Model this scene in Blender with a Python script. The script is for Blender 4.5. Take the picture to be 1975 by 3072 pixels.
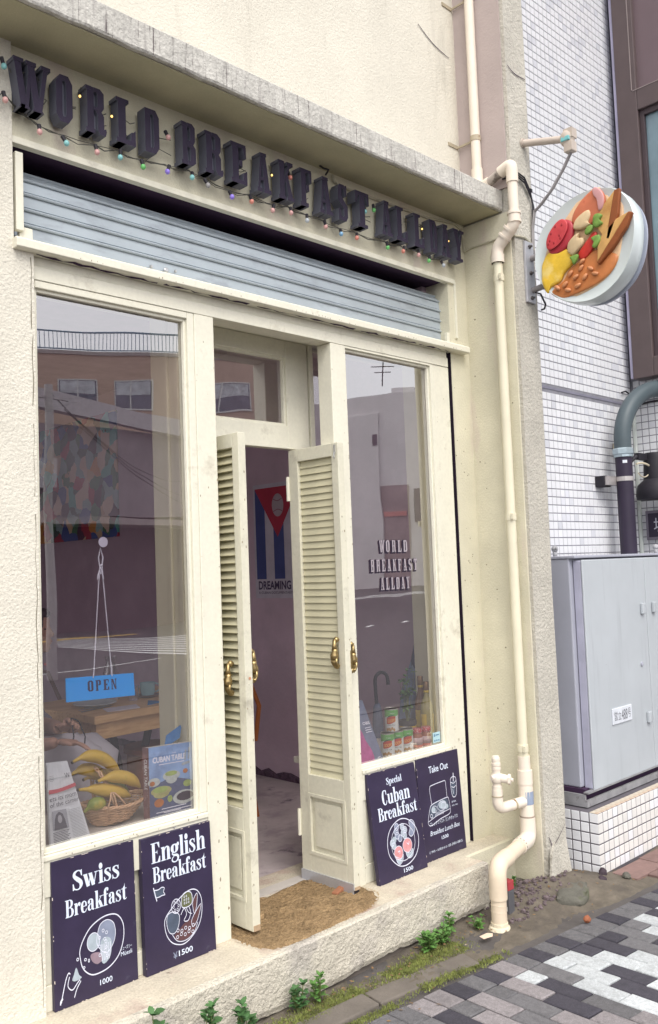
import bpy, bmesh, math, random
from mathutils import Vector, Matrix
random.seed(7)
for _o in list(bpy.data.objects): bpy.data.objects.remove(_o)
SC = bpy.context.scene
COL = SC.collection
R = math.radians

# ------------------------------------------------------------------ camera
yaw, pitch, roll = 0.794655, 0.064064, -0.037968
_f = Vector((math.cos(pitch)*math.cos(yaw), math.cos(pitch)*math.sin(yaw), math.sin(pitch)))
_r = Vector((math.sin(yaw), -math.cos(yaw), 0)); _u = _r.cross(_f)
_r2 = _r*math.cos(roll)+_u*math.sin(roll); _u2 = _u*math.cos(roll)-_r*math.sin(roll)
cam = bpy.data.cameras.new('camera'); camo = bpy.data.objects.new('camera', cam); COL.objects.link(camo)
M = Matrix((( _r2.x,_u2.x,-_f.x,0),(_r2.y,_u2.y,-_f.y,0),(_r2.z,_u2.z,-_f.z,1.64753),(0,0,0,1)))
camo.matrix_world = M
cam.sensor_fit = 'HORIZONTAL'; cam.sensor_width = 36; cam.lens = 36*2650/1975
cam.clip_start = .05; cam.clip_end = 500
SC.camera = camo

# ------------------------------------------------------------------ sky, sun, exposure
SUN_EL, SUN_AZ = R(52), R(-118)          # direction towards the sun, measured from +X
w = bpy.data.worlds.new('World'); SC.world = w; w.use_nodes = True
nt = w.node_tree; nt.nodes.clear()
sky = nt.nodes.new('ShaderNodeTexSky'); sky.sky_type = 'NISHITA'; sky.sun_disc = False
sky.sun_elevation = SUN_EL; sky.sun_rotation = math.pi/2-SUN_AZ
sky.air_density = 1.2; sky.dust_density = 4.0; sky.ozone_density = 1.0
hs = nt.nodes.new('ShaderNodeHueSaturation'); hs.inputs['Saturation'].default_value = 0.28
bg = nt.nodes.new('ShaderNodeBackground'); bg.inputs['Strength'].default_value = 0.15
ow = nt.nodes.new('ShaderNodeOutputWorld')
cl = nt.nodes.new('ShaderNodeMix'); cl.data_type = 'RGBA'; cl.inputs[0].default_value = .70      # even cloud layer over the clear-sky model
cl.inputs[7].default_value = (5.75, 5.7, 5.95, 1)
nt.links.new(sky.outputs[0], hs.inputs['Color']); nt.links.new(hs.outputs[0], cl.inputs[6]); nt.links.new(cl.outputs[2], bg.inputs[0]); nt.links.new(bg.outputs[0], ow.inputs[0])
sl = bpy.data.lights.new('sun', 'SUN'); sl.energy = 0.9; sl.angle = R(30); sl.color = (1, .95, .88)
so = bpy.data.objects.new('sun', sl); COL.objects.link(so)
sd = Vector((math.cos(SUN_EL)*math.cos(SUN_AZ), math.cos(SUN_EL)*math.sin(SUN_AZ), math.sin(SUN_EL)))
so.rotation_euler = sd.to_track_quat('Z', 'Y').to_euler(); so.location = (0, -5, 12)
SC.view_settings.view_transform = 'Standard'; SC.view_settings.look = 'None'
SC.view_settings.gamma = 1; SC.view_settings.use_curve_mapping = False
SC.view_settings.exposure = 1.12

# ------------------------------------------------------------------ materials
MATS = {}
def mat(name, col, rough=.6, var=.12, scale=7., bump=0., bscale=70., col2=None, thr=None, scale2=9., stretch=None,
        metal=0., spec=.35, dirt=None, dthr=.62, dscale=5., dstretch=None, dsoft=.1, rnd=0., grain=0., gscale=160., bd=.006):
    """procedural paint / stone: noise-varied base, optional second colour patches and dirt marks, noise bump"""
    if name in MATS: return MATS[name]
    m = bpy.data.materials.new(name); m.use_nodes = True; MATS[name] = m
    t = m.node_tree; N = t.nodes; L = t.links
    b = N['Principled BSDF']; b.inputs['Roughness'].default_value = rough; b.inputs['Metallic'].default_value = metal
    b.inputs['Specular IOR Level'].default_value = spec
    tc = N.new('ShaderNodeTexCoord')
    src = tc.outputs['Object']
    if rnd:            # pieces that share mesh data each read their own patch of the pattern
        o_ = N.new('ShaderNodeObjectInfo'); ml = N.new('ShaderNodeMath'); ml.operation = 'MULTIPLY'; ml.inputs[1].default_value = 37.
        ad = N.new('ShaderNodeVectorMath'); L.new(o_.outputs['Random'], ml.inputs[0]); L.new(src, ad.inputs[0]); L.new(ml.outputs[0], ad.inputs[1]); src = ad.outputs[0]
    def noise(s, det=5, st=None, rgh=.6):
        n = N.new('ShaderNodeTexNoise'); n.inputs['Scale'].default_value = s; n.inputs['Detail'].default_value = det
        n.inputs['Roughness'].default_value = rgh
        if st:
            mp = N.new('ShaderNodeMapping'); mp.inputs['Scale'].default_value = st
            L.new(src, mp.inputs[0]); L.new(mp.outputs[0], n.inputs['Vector'])
        else: L.new(src, n.inputs['Vector'])
        return n.outputs['Fac']
    def ramp(src, lo, hi):
        r = N.new('ShaderNodeMapRange'); r.inputs['From Min'].default_value = lo; r.inputs['From Max'].default_value = hi
        L.new(src, r.inputs['Value']); return r.outputs['Result']
    def mix(f, a, c, typ='MIX'):
        x = N.new('ShaderNodeMix'); x.data_type = 'RGBA'; x.blend_type = typ
        if isinstance(f, float): x.inputs[0].default_value = f
        else: L.new(f, x.inputs[0])
        for i, v in ((6, a), (7, c)):
            if isinstance(v, tuple): x.inputs[i].default_value = (*v, 1) if len(v) == 3 else v
            else: L.new(v, x.inputs[i])
        return x.outputs[2]
    lo = tuple(c*(1-var) for c in col); hi = tuple(min(1, c*(1+var)) for c in col)
    out = mix(ramp(noise(scale), .3, .7), lo, hi)
    if col2: out = mix(ramp(noise(scale2, 6, stretch), thr or .5, (thr or .5)+.14), out, col2)
    if dirt:
        out = mix(ramp(noise(dscale, 8, dstretch, .7), dthr, dthr+dsoft), out, dirt)
    if grain:
        out = mix(1., out, mix(ramp(noise(gscale, 3), .32, .68), (1-grain,)*3, (1+grain*.3,)*3), 'MULTIPLY')
    if rnd:
        oi = N.new('ShaderNodeObjectInfo')
        v = N.new('ShaderNodeMapRange'); v.inputs['To Min'].default_value = 1-rnd; v.inputs['To Max'].default_value = 1+rnd
        L.new(oi.outputs['Random'], v.inputs['Value'])
        h = N.new('ShaderNodeHueSaturation'); L.new(v.outputs[0], h.inputs['Value']); L.new(out, h.inputs['Color']); out = h.outputs[0]
    L.new(out, b.inputs['Base Color'])
    if bump:
        bn = N.new('ShaderNodeBump'); bn.inputs['Strength'].default_value = bump; bn.inputs['Distance'].default_value = bd
        L.new(noise(bscale, 4), bn.inputs['Height']); L.new(bn.outputs[0], b.inputs['Normal'])
    return m
def glass(name, tint, refl, rough=0.):
    m = bpy.data.materials.new(name); m.use_nodes = True; t = m.node_tree; t.nodes.clear(); N = t.nodes
    tr = N.new('ShaderNodeBsdfTransparent'); tr.inputs[0].default_value = (*tint, 1)
    gl = N.new('ShaderNodeBsdfGlossy'); gl.inputs['Roughness'].default_value = rough; gl.inputs[0].default_value = (1, 1, 1, 1)
    tc = N.new('ShaderNodeTexCoord'); wn = N.new('ShaderNodeTexNoise'); wn.inputs['Scale'].default_value = 2.2; wn.inputs['Detail'].default_value = 1     # slightly wavy old glass
    wb = N.new('ShaderNodeBump'); wb.inputs['Strength'].default_value = .11; wb.inputs['Distance'].default_value = .012
    t.links.new(tc.outputs['Object'], wn.inputs['Vector']); t.links.new(wn.outputs['Fac'], wb.inputs['Height']); t.links.new(wb.outputs[0], gl.inputs['Normal'])
    fr = N.new('ShaderNodeLayerWeight'); fr.inputs['Blend'].default_value = .5     # Facing: the same from both sides of the pane
    pw_ = N.new('ShaderNodeMath'); pw_.operation = 'POWER'; pw_.inputs[1].default_value = 2.5; t.links.new(fr.outputs['Facing'], pw_.inputs[0])
    mm = N.new('ShaderNodeMath'); mm.operation = 'MULTIPLY_ADD'; mm.inputs[1].default_value = 1-refl; mm.inputs[2].default_value = refl; mm.use_clamp = True
    t.links.new(pw_.outputs[0], mm.inputs[0])
    mx = N.new('ShaderNodeMixShader'); t.links.new(mm.outputs[0], mx.inputs[0]); t.links.new(tr.outputs[0], mx.inputs[1]); t.links.new(gl.outputs[0], mx.inputs[2])
    o = N.new('ShaderNodeOutputMaterial'); t.links.new(mx.outputs[0], o.inputs[0]); return m
def emis(name, col, s):
    m = bpy.data.materials.new(name); m.use_nodes = True; b = m.node_tree.nodes['Principled BSDF']
    b.inputs['Base Color'].default_value = (*col, 1); b.inputs['Emission Color'].default_value = (*col, 1); b.inputs['Emission Strength'].default_value = s
    return m
def blotch(name, cols, scale, rough=.6):
    """flat printed patches: voronoi cells picked from a colour list"""
    m = bpy.data.materials.new(name); m.use_nodes = True; t = m.node_tree; N = t.nodes; L = t.links; b = N['Principled BSDF']
    b.inputs['Roughness'].default_value = rough
    tc = N.new('ShaderNodeTexCoord'); nz = N.new('ShaderNodeTexNoise'); nz.inputs['Scale'].default_value = scale*.6
    L.new(tc.outputs['Object'], nz.inputs['Vector'])
    va = N.new('ShaderNodeMix'); va.data_type = 'RGBA'; va.inputs[0].default_value = .12
    L.new(tc.outputs['Object'], va.inputs[6]); L.new(nz.outputs['Color'], va.inputs[7])
    vo = N.new('ShaderNodeTexVoronoi'); vo.inputs['Scale'].default_value = scale; L.new(va.outputs[2], vo.inputs['Vector'])
    sp = N.new('ShaderNodeSeparateColor'); L.new(vo.outputs['Color'], sp.inputs[0])
    cr = N.new('ShaderNodeValToRGB'); cr.color_ramp.interpolation = 'CONSTANT'
    e = cr.color_ramp.elements
    for i, c in enumerate(cols):
        x = e[i] if i < 2 else e.new(i/len(cols))
        x.position = i/len(cols); x.color = (*c, 1)
    L.new(sp.outputs[0], cr.inputs[0]); L.new(cr.outputs[0], b.inputs['Base Color'])
    return m

# ------------------------------------------------------------------ mesh building
class MB:
    def __init__(s): s.v = []; s.f = []
    def add(s, vs, fs):
        n = len(s.v); s.v += [tuple(v) for v in vs]; s.f += [tuple(i+n for i in f) for f in fs]; return s
    def box(s, x0, y0, z0, x1, y1, z1):
        return s.add([(x0,y0,z0),(x1,y0,z0),(x1,y1,z0),(x0,y1,z0),(x0,y0,z1),(x1,y0,z1),(x1,y1,z1),(x0,y1,z1)],
                     [(0,3,2,1),(4,5,6,7),(0,1,5,4),(1,2,6,5),(2,3,7,6),(3,0,4,7)])
    def prism(s, poly, fn, d0, d1):
        n = len(poly); vs = [fn(u, v, d0) for u, v in poly]+[fn(u, v, d1) for u, v in poly]
        fs = [tuple(range(n)), tuple(range(2*n-1, n-1, -1))]+[(i, (i+1) % n, n+(i+1) % n, n+i) for i in range(n)]
        return s.add(vs, fs)
    def ngon(s, poly, fn, d): return s.add([fn(u, v, d) for u, v in poly], [tuple(range(len(poly)))])
    def tube(s, pts, r, n=10, cap=True):
        P = [Vector(p) for p in pts]; k = len(P); rr = r if isinstance(r, (list, tuple)) else [r]*k
        t0 = (P[1]-P[0]).normalized(); a = Vector((0,0,1)) if abs(t0.z) < .9 else Vector((1,0,0)); u = t0.cross(a).normalized()
        vs = []; pt = t0
        for i in range(k):
            t = ((P[min(i+1,k-1)]-P[i]).normalized()+(P[i]-P[max(i-1,0)]).normalized())
            t = t.normalized() if t.length > 1e-9 else pt
            q = pt.rotation_difference(t); u = (q @ u).normalized(); pt = t; w_ = t.cross(u)
            vs += [P[i]+(u*math.cos(2*math.pi*j/n)+w_*math.sin(2*math.pi*j/n))*rr[i] for j in range(n)]
        fs = [(i*n+j, i*n+(j+1) % n, (i+1)*n+(j+1) % n, (i+1)*n+j) for i in range(k-1) for j in range(n)]
        if cap: fs += [tuple(range(n-1, -1, -1)), tuple(range((k-1)*n, k*n))]
        return s.add(vs, fs)
    def lathe(s, prof, c, n=20, ax=None):
        """prof: (radius, height) pairs about +Z at c, or about the direction ax"""
        q = Vector((0,0,1)).rotation_difference(Vector(ax)) if ax else None
        vs = []
        for r, h in prof:
            for j in range(n):
                p = Vector((r*math.cos(2*math.pi*j/n), r*math.sin(2*math.pi*j/n), h))
                if q: p = q @ p
                vs.append(p+Vector(c))
        k = len(prof)
        fs = [(i*n+j, i*n+(j+1) % n, (i+1)*n+(j+1) % n, (i+1)*n+j) for i in range(k-1) for j in range(n)]
        if prof[0][0] > 1e-6: fs.append(tuple(range(n-1, -1, -1)))
        if prof[-1][0] > 1e-6: fs.append(tuple(range((k-1)*n, k*n)))
        return s.add(vs, fs)
    def sph(s, c, r, n=10, sc=(1,1,1), rot=None):
        vs = []; m = n//2+1
        for i in range(m+1):
            th = math.pi*i/m
            for j in range(n):
                p = Vector((math.sin(th)*math.cos(2*math.pi*j/n)*r*sc[0], math.sin(th)*math.sin(2*math.pi*j/n)*r*sc[1], math.cos(th)*r*sc[2]))
                if rot: p = rot @ p
                vs.append(p+Vector(c))
        return s.add(vs, [(i*n+j, i*n+(j+1) % n, (i+1)*n+(j+1) % n, (i+1)*n+j) for i in range(m) for j in range(n)])
    def rib(s, fn, pts, d, w=None, closed=False, sub=5, straight=False):
        """flat ribbon along (u,v[,width]) points, mapped by fn(u,v,d)"""
        P = [(p[0], p[1], p[2] if len(p) > 2 else w) for p in pts]
        if not straight:
            Q = []; n = len(P)
            for i in range(n if closed else n-1):
                g = (lambda k: P[k % n]) if closed else (lambda k: P[max(0, min(n-1, k))])
                a, b, c, e = g(i-1), g(i), g(i+1), g(i+2)
                for k in range(sub):
                    t = k/sub
                    Q.append(tuple(.5*(2*b[j]+(c[j]-a[j])*t+(2*a[j]-5*b[j]+4*c[j]-e[j])*t*t+(3*b[j]-a[j]-3*c[j]+e[j])*t**3) for j in range(3)))
            if not closed: Q.append(P[-1])
            P = Q
        n = len(P); vs = []
        for i in range(n):
            a = P[(i-1) % n] if closed else P[max(0, i-1)]; b = P[(i+1) % n] if closed else P[min(n-1, i+1)]
            dx, dy = b[0]-a[0], b[1]-a[1]; l = math.hypot(dx, dy) or 1; nx, ny = -dy/l, dx/l; h = max(P[i][2], 1e-5)/2
            vs += [fn(P[i][0]+nx*h, P[i][1]+ny*h, d), fn(P[i][0]-nx*h, P[i][1]-ny*h, d)]
        fs = [(2*i, 2*((i+1) % n), 2*((i+1) % n)+1, 2*i+1) for i in range(n if closed else n-1)]
        return s.add(vs, fs)
WLOC = {}
def mesh(name, mb, m, base=(0,0,0), smooth=False):
    me = bpy.data.meshes.new(name)
    b = Vector(base); me.from_pydata([tuple(Vector(v)-b) for v in mb.v], [], mb.f)
    bm = bmesh.new(); bm.from_mesh(me); bmesh.ops.recalc_face_normals(bm, faces=bm.faces); bm.to_mesh(me); bm.free()
    if smooth:
        me.polygons.foreach_set('use_smooth', [True]*len(me.polygons))
        if smooth == 'auto': me.set_sharp_from_angle(angle=R(40))
    if m: me.materials.append(m)
    return me
def obj(name, mb, m, parent=None, smooth=False, bevel=0., label=None, cat=None, group=None, kind=None, base=None):
    if base is None:
        if parent is not None: base = WLOC[parent.name]
        elif kind: base = (0,0,0)
        else:
            xs, ys, zs = zip(*mb.v); base = ((min(xs)+max(xs))/2, (min(ys)+max(ys))/2, min(zs))
    o = bpy.data.objects.new(name, mesh(name, mb, m, base, smooth)); COL.objects.link(o)
    WLOC[o.name] = Vector(base)
    if parent is not None: o.parent = parent; o.location = Vector(base)-WLOC[parent.name]
    else: o.location = base
    tag(o, label, cat, group, kind)
    if bevel:
        bv = o.modifiers.new('bevel', 'BEVEL'); bv.width = bevel; bv.segments = 2; bv.limit_method = 'ANGLE'; bv.angle_limit = R(40)
    return o
def tag(o, label=None, cat=None, group=None, kind=None):
    for k, v in (('label', label), ('category', cat), ('group', group), ('kind', kind)):
        if v: o[k] = v
def thing(name, label, cat, loc, group=None):
    o = bpy.data.objects.new(name, None); COL.objects.link(o); o.location = loc; o.empty_display_size = .05
    WLOC[o.name] = Vector(loc); tag(o, label, cat, group); return o
def inst(name, me, parent, loc, rot=None, scale=None):
    """another object on shared mesh data, placed at a world position"""
    o = bpy.data.objects.new(name, me); COL.objects.link(o); o.parent = parent
    o.location = Vector(loc)-(WLOC[parent.name] if parent else Vector())
    if rot: o.rotation_euler = rot
    if scale: o.scale = scale
    WLOC[o.name] = Vector(loc); return o
def B(*a): return MB().box(*a)
def facing(x0, y, z0):            # panel map on a wall facing -Y: u -> +X, v -> +Z, d -> towards the street
    return lambda u, v, d: (x0+u, y-d, z0+v)
def panel(o, ux, uy, nn):
    o, ux, uy, nn = Vector(o), Vector(ux).normalized(), Vector(uy).normalized(), Vector(nn).normalized()
    return lambda u, v, d: o+ux*u+uy*v+nn*d
def arc(cx, cy, rx, ry, a0, a1, n=12):
    return [(cx+rx*math.cos(R(a0+(a1-a0)*i/n)), cy+ry*math.sin(R(a0+(a1-a0)*i/n))) for i in range(n+1)]
def bend(p, r, n=6):
    """polyline with rounded corners of radius r"""
    P = [Vector(q) for q in p]; out = [P[0]]
    for i in range(1, len(P)-1):
        a, b, c = P[i-1], P[i], P[i+1]; r1 = min(r, (a-b).length*.45, (c-b).length*.45)
        s, e = b+(a-b).normalized()*r1, b+(c-b).normalized()*r1
        out += [s*(1-t)**2+b*2*t*(1-t)+e*t*t for t in [k/n for k in range(n+1)]]
    return out+[P[-1]]
def sag(a, b, s, n=8):
    a, b = Vector(a), Vector(b); return [a.lerp(b, i/n)-Vector((0,0,s*4*(i/n)*(1-i/n))) for i in range(n+1)]
# ------------------------------------------------------------------ lettering
def rc(x0, y0, x1, y1): return [(x0,y0),(x1,y0),(x1,y1),(x0,y1)]
_UB = [(.42,1),(.75,1),(.95,.92),(.95,.6),(.82,.5),(.42,.5),(.42,.58),(.58,.58),(.62,.62),(.62,.86),(.58,.9),(.42,.9)]
_LB = [(.42,0),(.75,0),(.98,.08),(.98,.42),(.82,.495),(.42,.495),(.42,.42),(.58,.42),(.63,.38),(.63,.14),(.58,.1),(.42,.1)]
_ST = [rc(.08,0,.42,1), rc(0,0,.48,.09), rc(0,.92,.3,1)]
_OL = [(.5,0),(.25,0),(0,.15),(0,.85),(.25,1),(.5,1),(.5,.88),(.42,.88),(.38,.82),(.38,.18),(.42,.12),(.5,.12)]
_OR = [(1-x, y) for x, y in _OL]
_FT = [(.74,.1),(1,.0),(1,.36),(.88,.3),(.8,.3)]
SLAB = {
 'O': [_OL, _OR], 'D': [[(.5,0),(0,0),(0,1),(.5,1),(.5,.88),(.38,.88),(.38,.12),(.5,.12)], _OR],
 'R': _ST+[_UB, [(.5,.5),(.82,.5),(.94,.42),(.94,.14),(1.04,.16),(1.08,.1),(1.02,0),(.75,0),(.62,.1),(.62,.42)]],
 'B': _ST+[_UB, _LB], 'P': _ST+[_UB],
 'L': [rc(.1,0,.5,1), rc(0,.92,.66,1), rc(0,0,1,.1), _FT],
 'E': [rc(.1,0,.48,1), rc(0,.91,.95,1), rc(0,0,.96,.1), _FT, [(.76,.91),(.95,.95),(.95,.66),(.86,.68)], [(.48,.46),(.7,.42),(.7,.62),(.48,.56)]],
 'F': [rc(.1,0,.48,1), rc(0,.91,.95,1), rc(0,0,.66,.1), [(.76,.91),(.95,.95),(.95,.66),(.86,.68)], [(.48,.46),(.72,.42),(.72,.62),(.48,.56)]],
 'A': [[(.08,.05),(.22,.05),(.46,.95),(.3,.95)], [(.36,1),(.66,1),(.96,.05),(.58,.05)], rc(.24,.3,.62,.38), rc(0,0,.38,.1), rc(.5,0,1.06,.1), rc(.24,.92,.72,1)],
 'K': _ST+[[(.42,.42),(.42,.58),(.72,.95),(.86,.95)], [(.46,.56),(.62,.66),(.98,.06),(.68,.06)], rc(.58,.91,1,1), rc(.56,0,1.06,.09)],
 'S': [[(0,.55),(0,.88),(.2,1),(.65,1),(.72,.94),(.8,1),(.92,1),(.92,.7),(.78,.7),(.66,.88),(.45,.9),(.38,.86),(.38,.66),(1,.42),(1,.12),(.8,0),(.3,0),(.22,.06),(.15,0),(.05,0),(.05,.32),(.2,.32),(.3,.12),(.5,.1),(.62,.14),(.62,.34)]],
 'T': [rc(.32,0,.7,1), rc(0,.89,1,1), [(0,.66),(.1,.68),(.22,.89),(0,.89)], [(1,.66),(.9,.68),(.78,.89),(1,.89)], rc(.16,0,.86,.09)],
 'Y': [[(.04,.95),(.42,.95),(.68,.45),(.68,.05),(.34,.05),(.34,.45)], [(.76,.95),(.9,.95),(.69,.48),(.6,.56)], rc(0,.92,.5,1), rc(.62,.92,1.04,1), rc(.18,0,.84,.09)],
 'W': [[(.02,.97),(.2,.97),(.38,0),(.2,0)], [(.3,0),(.4,0),(.52,.97),(.43,.97)], [(.36,.97),(.56,.97),(.74,0),(.56,0)], [(.64,0),(.76,0),(.94,.97),(.82,.97)],
       rc(0,.92,.27,1), rc(.33,.92,.61,1), rc(.74,.92,1,1), [(.14,0),(.46,0),(.4,.07),(.2,.07)], [(.5,0),(.82,0),(.76,.07),(.56,.07)]],
 'N': [rc(.06,0,.22,1), [(.1,.98),(.4,.98),(.86,.02),(.62,.02)], rc(.76,0,.9,1), rc(0,.92,.3,1), rc(0,0,.34,.08), rc(.64,.92,1,1)],
}
def slab_flat(mb, ch, fn, x, y, w_, h, d, sh=0.):
    for i, p in enumerate(SLAB[ch]):
        mb.ngon([(x+u*w_+sh*v*h, y+v*h) for u, v in p], fn, d+i*.00008)
# display serif, drawn from thick stems, hairlines and swelling ribbons (cap height 1)
T_, W_, X_ = .045, .17, .68
def _stem(x, y0, y1, flag=True, foot=True):
    out = [('p', rc(x, y0, x+W_, y1))]
    if foot: out.append(('p', rc(x-.06, y0, x+W_+.06, y0+T_)))
    if flag: out.append(('p', [(x-.07, y1), (x, y1-.09), (x, y1)]))
    return out
_bowl = ('r', [(.10,.34,.17),(.13,.54,.15),(.24,.655,.055),(.36,.60,.10),(.41,.42,.12)])
_o = lambda cx, cy, rx, ry: ('c', [(cx+rx*math.cos(a*math.pi/8), cy+ry*math.sin(a*math.pi/8), .05+.125*abs(math.cos(a*math.pi/8))**1.3) for a in range(16)])
SER = {
 'B': (.60, _stem(.07,0,1,False)+[('p', rc(.0,.955,.3,1)), ('r', [(.2,.975,T_),(.36,.97,.06),(.46,.84,.15),(.44,.64,.13),(.3,.535,.05),(.2,.53,T_)]), ('r', [(.2,.53,T_),(.38,.52,.06),(.51,.32,.17),(.46,.09,.13),(.3,.022,.05),(.2,.022,T_)])]),
 'E': (.58, _stem(.07,0,1,False)+[('p', rc(0,.955,.52,1)), ('p', rc(0,0,.54,T_)), ('p', [(.52,1),(.52,.72),(.48,.72),(.38,.96)]), ('p', [(.54,0),(.54,.3),(.5,.3),(.38,.03)]), ('p', rc(.2,.5,.38,.54)), ('p', [(.38,.64),(.38,.4),(.34,.5),(.34,.54)])]),
 'S': (.58, [('r', [(.50,.74,.05),(.44,.92,.06),(.30,.97,.07),(.14,.88,.13),(.12,.72,.16),(.28,.54,.21),(.44,.38,.20),(.47,.20,.16),(.38,.05,.08),(.24,.02,.06),(.1,.1,.06),(.05,.28,.05)]), ('p', [(.44,.95),(.53,1),(.53,.68),(.48,.68)]), ('p', [(.02,0),(.02,.34),(.07,.34),(.13,.05)])]),
 'C': (.56, [('r', [(.50,.70,.05),(.44,.92,.07),(.32,.975,.06),(.18,.88,.13),(.12,.5,.19),(.17,.14,.13),(.31,.02,.06),(.43,.08,.06),(.5,.28,.05)]), ('p', [(.42,.93),(.51,1),(.51,.66),(.46,.66)])]),
 'i': (.31, _stem(.08,0,X_)+[('b', (.165,.88,.10))]), 'l': (.31, _stem(.08,0,1.04)),
 'r': (.46, _stem(.08,0,X_)+[('r', [(.25,.46,T_),(.30,.6,.06),(.38,.655,.07)]), ('b', (.40,.585,.085))]),
 'n': (.62, _stem(.08,0,X_)+[('r', [(.25,.5,T_),(.31,.62,.06),(.40,.655,.07),(.475,.58,.15),(.485,.46,W_)]), ('p', rc(.40,0,.57,.47)), ('p', rc(.35,0,.62,T_))]),
 'h': (.62, _stem(.08,0,1.04)+[('r', [(.25,.5,T_),(.31,.62,.06),(.40,.655,.07),(.475,.58,.15),(.485,.46,W_)]), ('p', rc(.40,0,.57,.47)), ('p', rc(.35,0,.62,T_))]),
 'u': (.63, [('p', rc(.08,.2,.25,X_)), ('r', [(.165,.22,W_),(.18,.1,.15),(.26,.025,.07),(.34,.06,.06),(.4,.18,T_)]), ('p', [(.01,X_),(.08,X_-.07),(.08,X_)])]+_stem(.40,0,X_)),
 'e': (.50, [('r', [(.42,.36,.12),(.40,.56,.09),(.29,.655,.055),(.16,.57,.13),(.12,.34,.17),(.16,.1,.13),(.28,.022,.06),(.38,.07,.055),(.44,.2,.04)]), ('p', rc(.14,.34,.47,.385))]),
 'c': (.48, [('r', [(.40,.58,.05),(.29,.655,.055),(.16,.57,.13),(.12,.34,.17),(.16,.1,.13),(.28,.022,.06),(.38,.07,.055),(.44,.2,.04)]), ('b', (.37,.55,.08))]),
 'a': (.55, [('p', rc(.30,.08,.46,.5)), ('r', [(.10,.5,.04),(.16,.63,.06),(.27,.655,.06),(.365,.59,.13),(.38,.48,.16)]), ('b', (.13,.52,.08)), ('r', [(.32,.40,.05),(.2,.36,.07),(.11,.24,.13),(.12,.1,.13),(.2,.03,.06),(.3,.09,.05)]), ('r', [(.38,.1,.14),(.43,.03,.07),(.52,.05,.04)])]),
 'k': (.60, _stem(.08,0,1.04)+[('r', [(.24,.33,.045),(.48,.655,.045)]), ('r', [(.28,.4,.06),(.36,.36,.18),(.5,.03,.18)]), ('p', rc(.36,.64,.58,X_)), ('p', rc(.34,0,.63,T_))]),
 'f': (.40, [('p', rc(.1,0,.27,.84)), ('r', [(.185,.80,W_),(.2,.93,.14),(.29,1.03,.06),(.37,1.0,.05)]), ('b', (.37,.94,.075)), ('p', rc(.0,.635,.4,X_)), ('p', rc(.04,0,.35,T_))]),
 's': (.46, [('r', [(.38,.50,.04),(.34,.62,.05),(.24,.657,.05),(.13,.6,.10),(.12,.49,.13),(.24,.37,.16),(.34,.26,.15),(.36,.14,.12),(.28,.03,.06),(.18,.02,.05),(.09,.08,.05),(.05,.2,.04)]), ('p', [(.33,.64),(.4,X_),(.4,.46),(.36,.46)]), ('p', [(.03,0),(.03,.24),(.07,.24),(.11,.04)])]),
 't': (.42, [('p', rc(.11,.14,.28,.70)), ('p', [(.11,.68),(.28,.68),(.28,1.0),(.24,.84)]), ('p', rc(.0,.635,.4,X_)), ('r', [(.195,.18,W_),(.22,.06,.14),(.32,.022,.05),(.4,.1,.035)])]),
 'w': (.82, [('r', [(.12,.66,.18),(.28,.02,.18)], 1), ('r', [(.30,.02,.045),(.42,.62,.045)], 1), ('r', [(.40,.66,.18),(.56,.02,.18)], 1), ('r', [(.58,.02,.045),(.72,.66,.045)], 1), ('p', rc(.0,.64,.24,X_)), ('p', rc(.62,.64,.82,X_)), ('p', rc(.30,.64,.50,X_))]),
 'g': (.54, [_o(.25,.45,.15,.2), ('r', [(.13,.30,.05),(.1,.2,.06),(.2,.13,.10),(.4,.08,.13),(.46,-.06,.11),(.36,-.2,.06),(.2,-.22,.06),(.08,-.14,.07),(.1,-.02,.05),(.2,.06,.05)]), ('r', [(.36,.6,.045),(.44,.68,.05)]), ('b', (.48,.64,.065))]),
 'p': (.60, _stem(.08,-.3,X_)+[('r', [(.22,.5,T_),(.3,.63,.06),(.38,.65,.06),(.48,.52,.15),(.49,.32,.17),(.46,.12,.13),(.36,.022,.05),(.22,.12,T_)])]),
 'b': (.60, _stem(.08,0,1.04,True,False)+[('r', [(.22,.5,T_),(.3,.63,.06),(.38,.65,.06),(.48,.52,.15),(.49,.32,.17),(.46,.12,.13),(.36,.022,.05),(.22,.12,T_)])]),
}
def serif(mb, s, fn, x, y, w_, h, d):
    tot = sum(SER[c][0] for c in s); k = w_/tot; cx = x; n = 0
    for c in s:
        adv, prim = SER[c]; ox = cx
        g = lambda u, v, dd, ox=ox: fn(ox+u*k, y+v*h, dd)
        for p in prim:
            n += 1; dd = d+(n % 12)*.00007
            if p[0] == 'p': mb.ngon(p[1], g, dd)
            elif p[0] == 'r': mb.rib(g, p[1], dd, straight=len(p) > 2)
            elif p[0] == 'c': mb.rib(g, p[1], dd, closed=True, sub=2)
            else: mb.ngon([(p[1][0]+p[1][2]*math.cos(a*math.pi/8), p[1][1]+p[1][2]*k/h*1.0*math.sin(a*math.pi/8)) for a in range(16)], g, dd)
        cx += adv*k
_TX = {}
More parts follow.
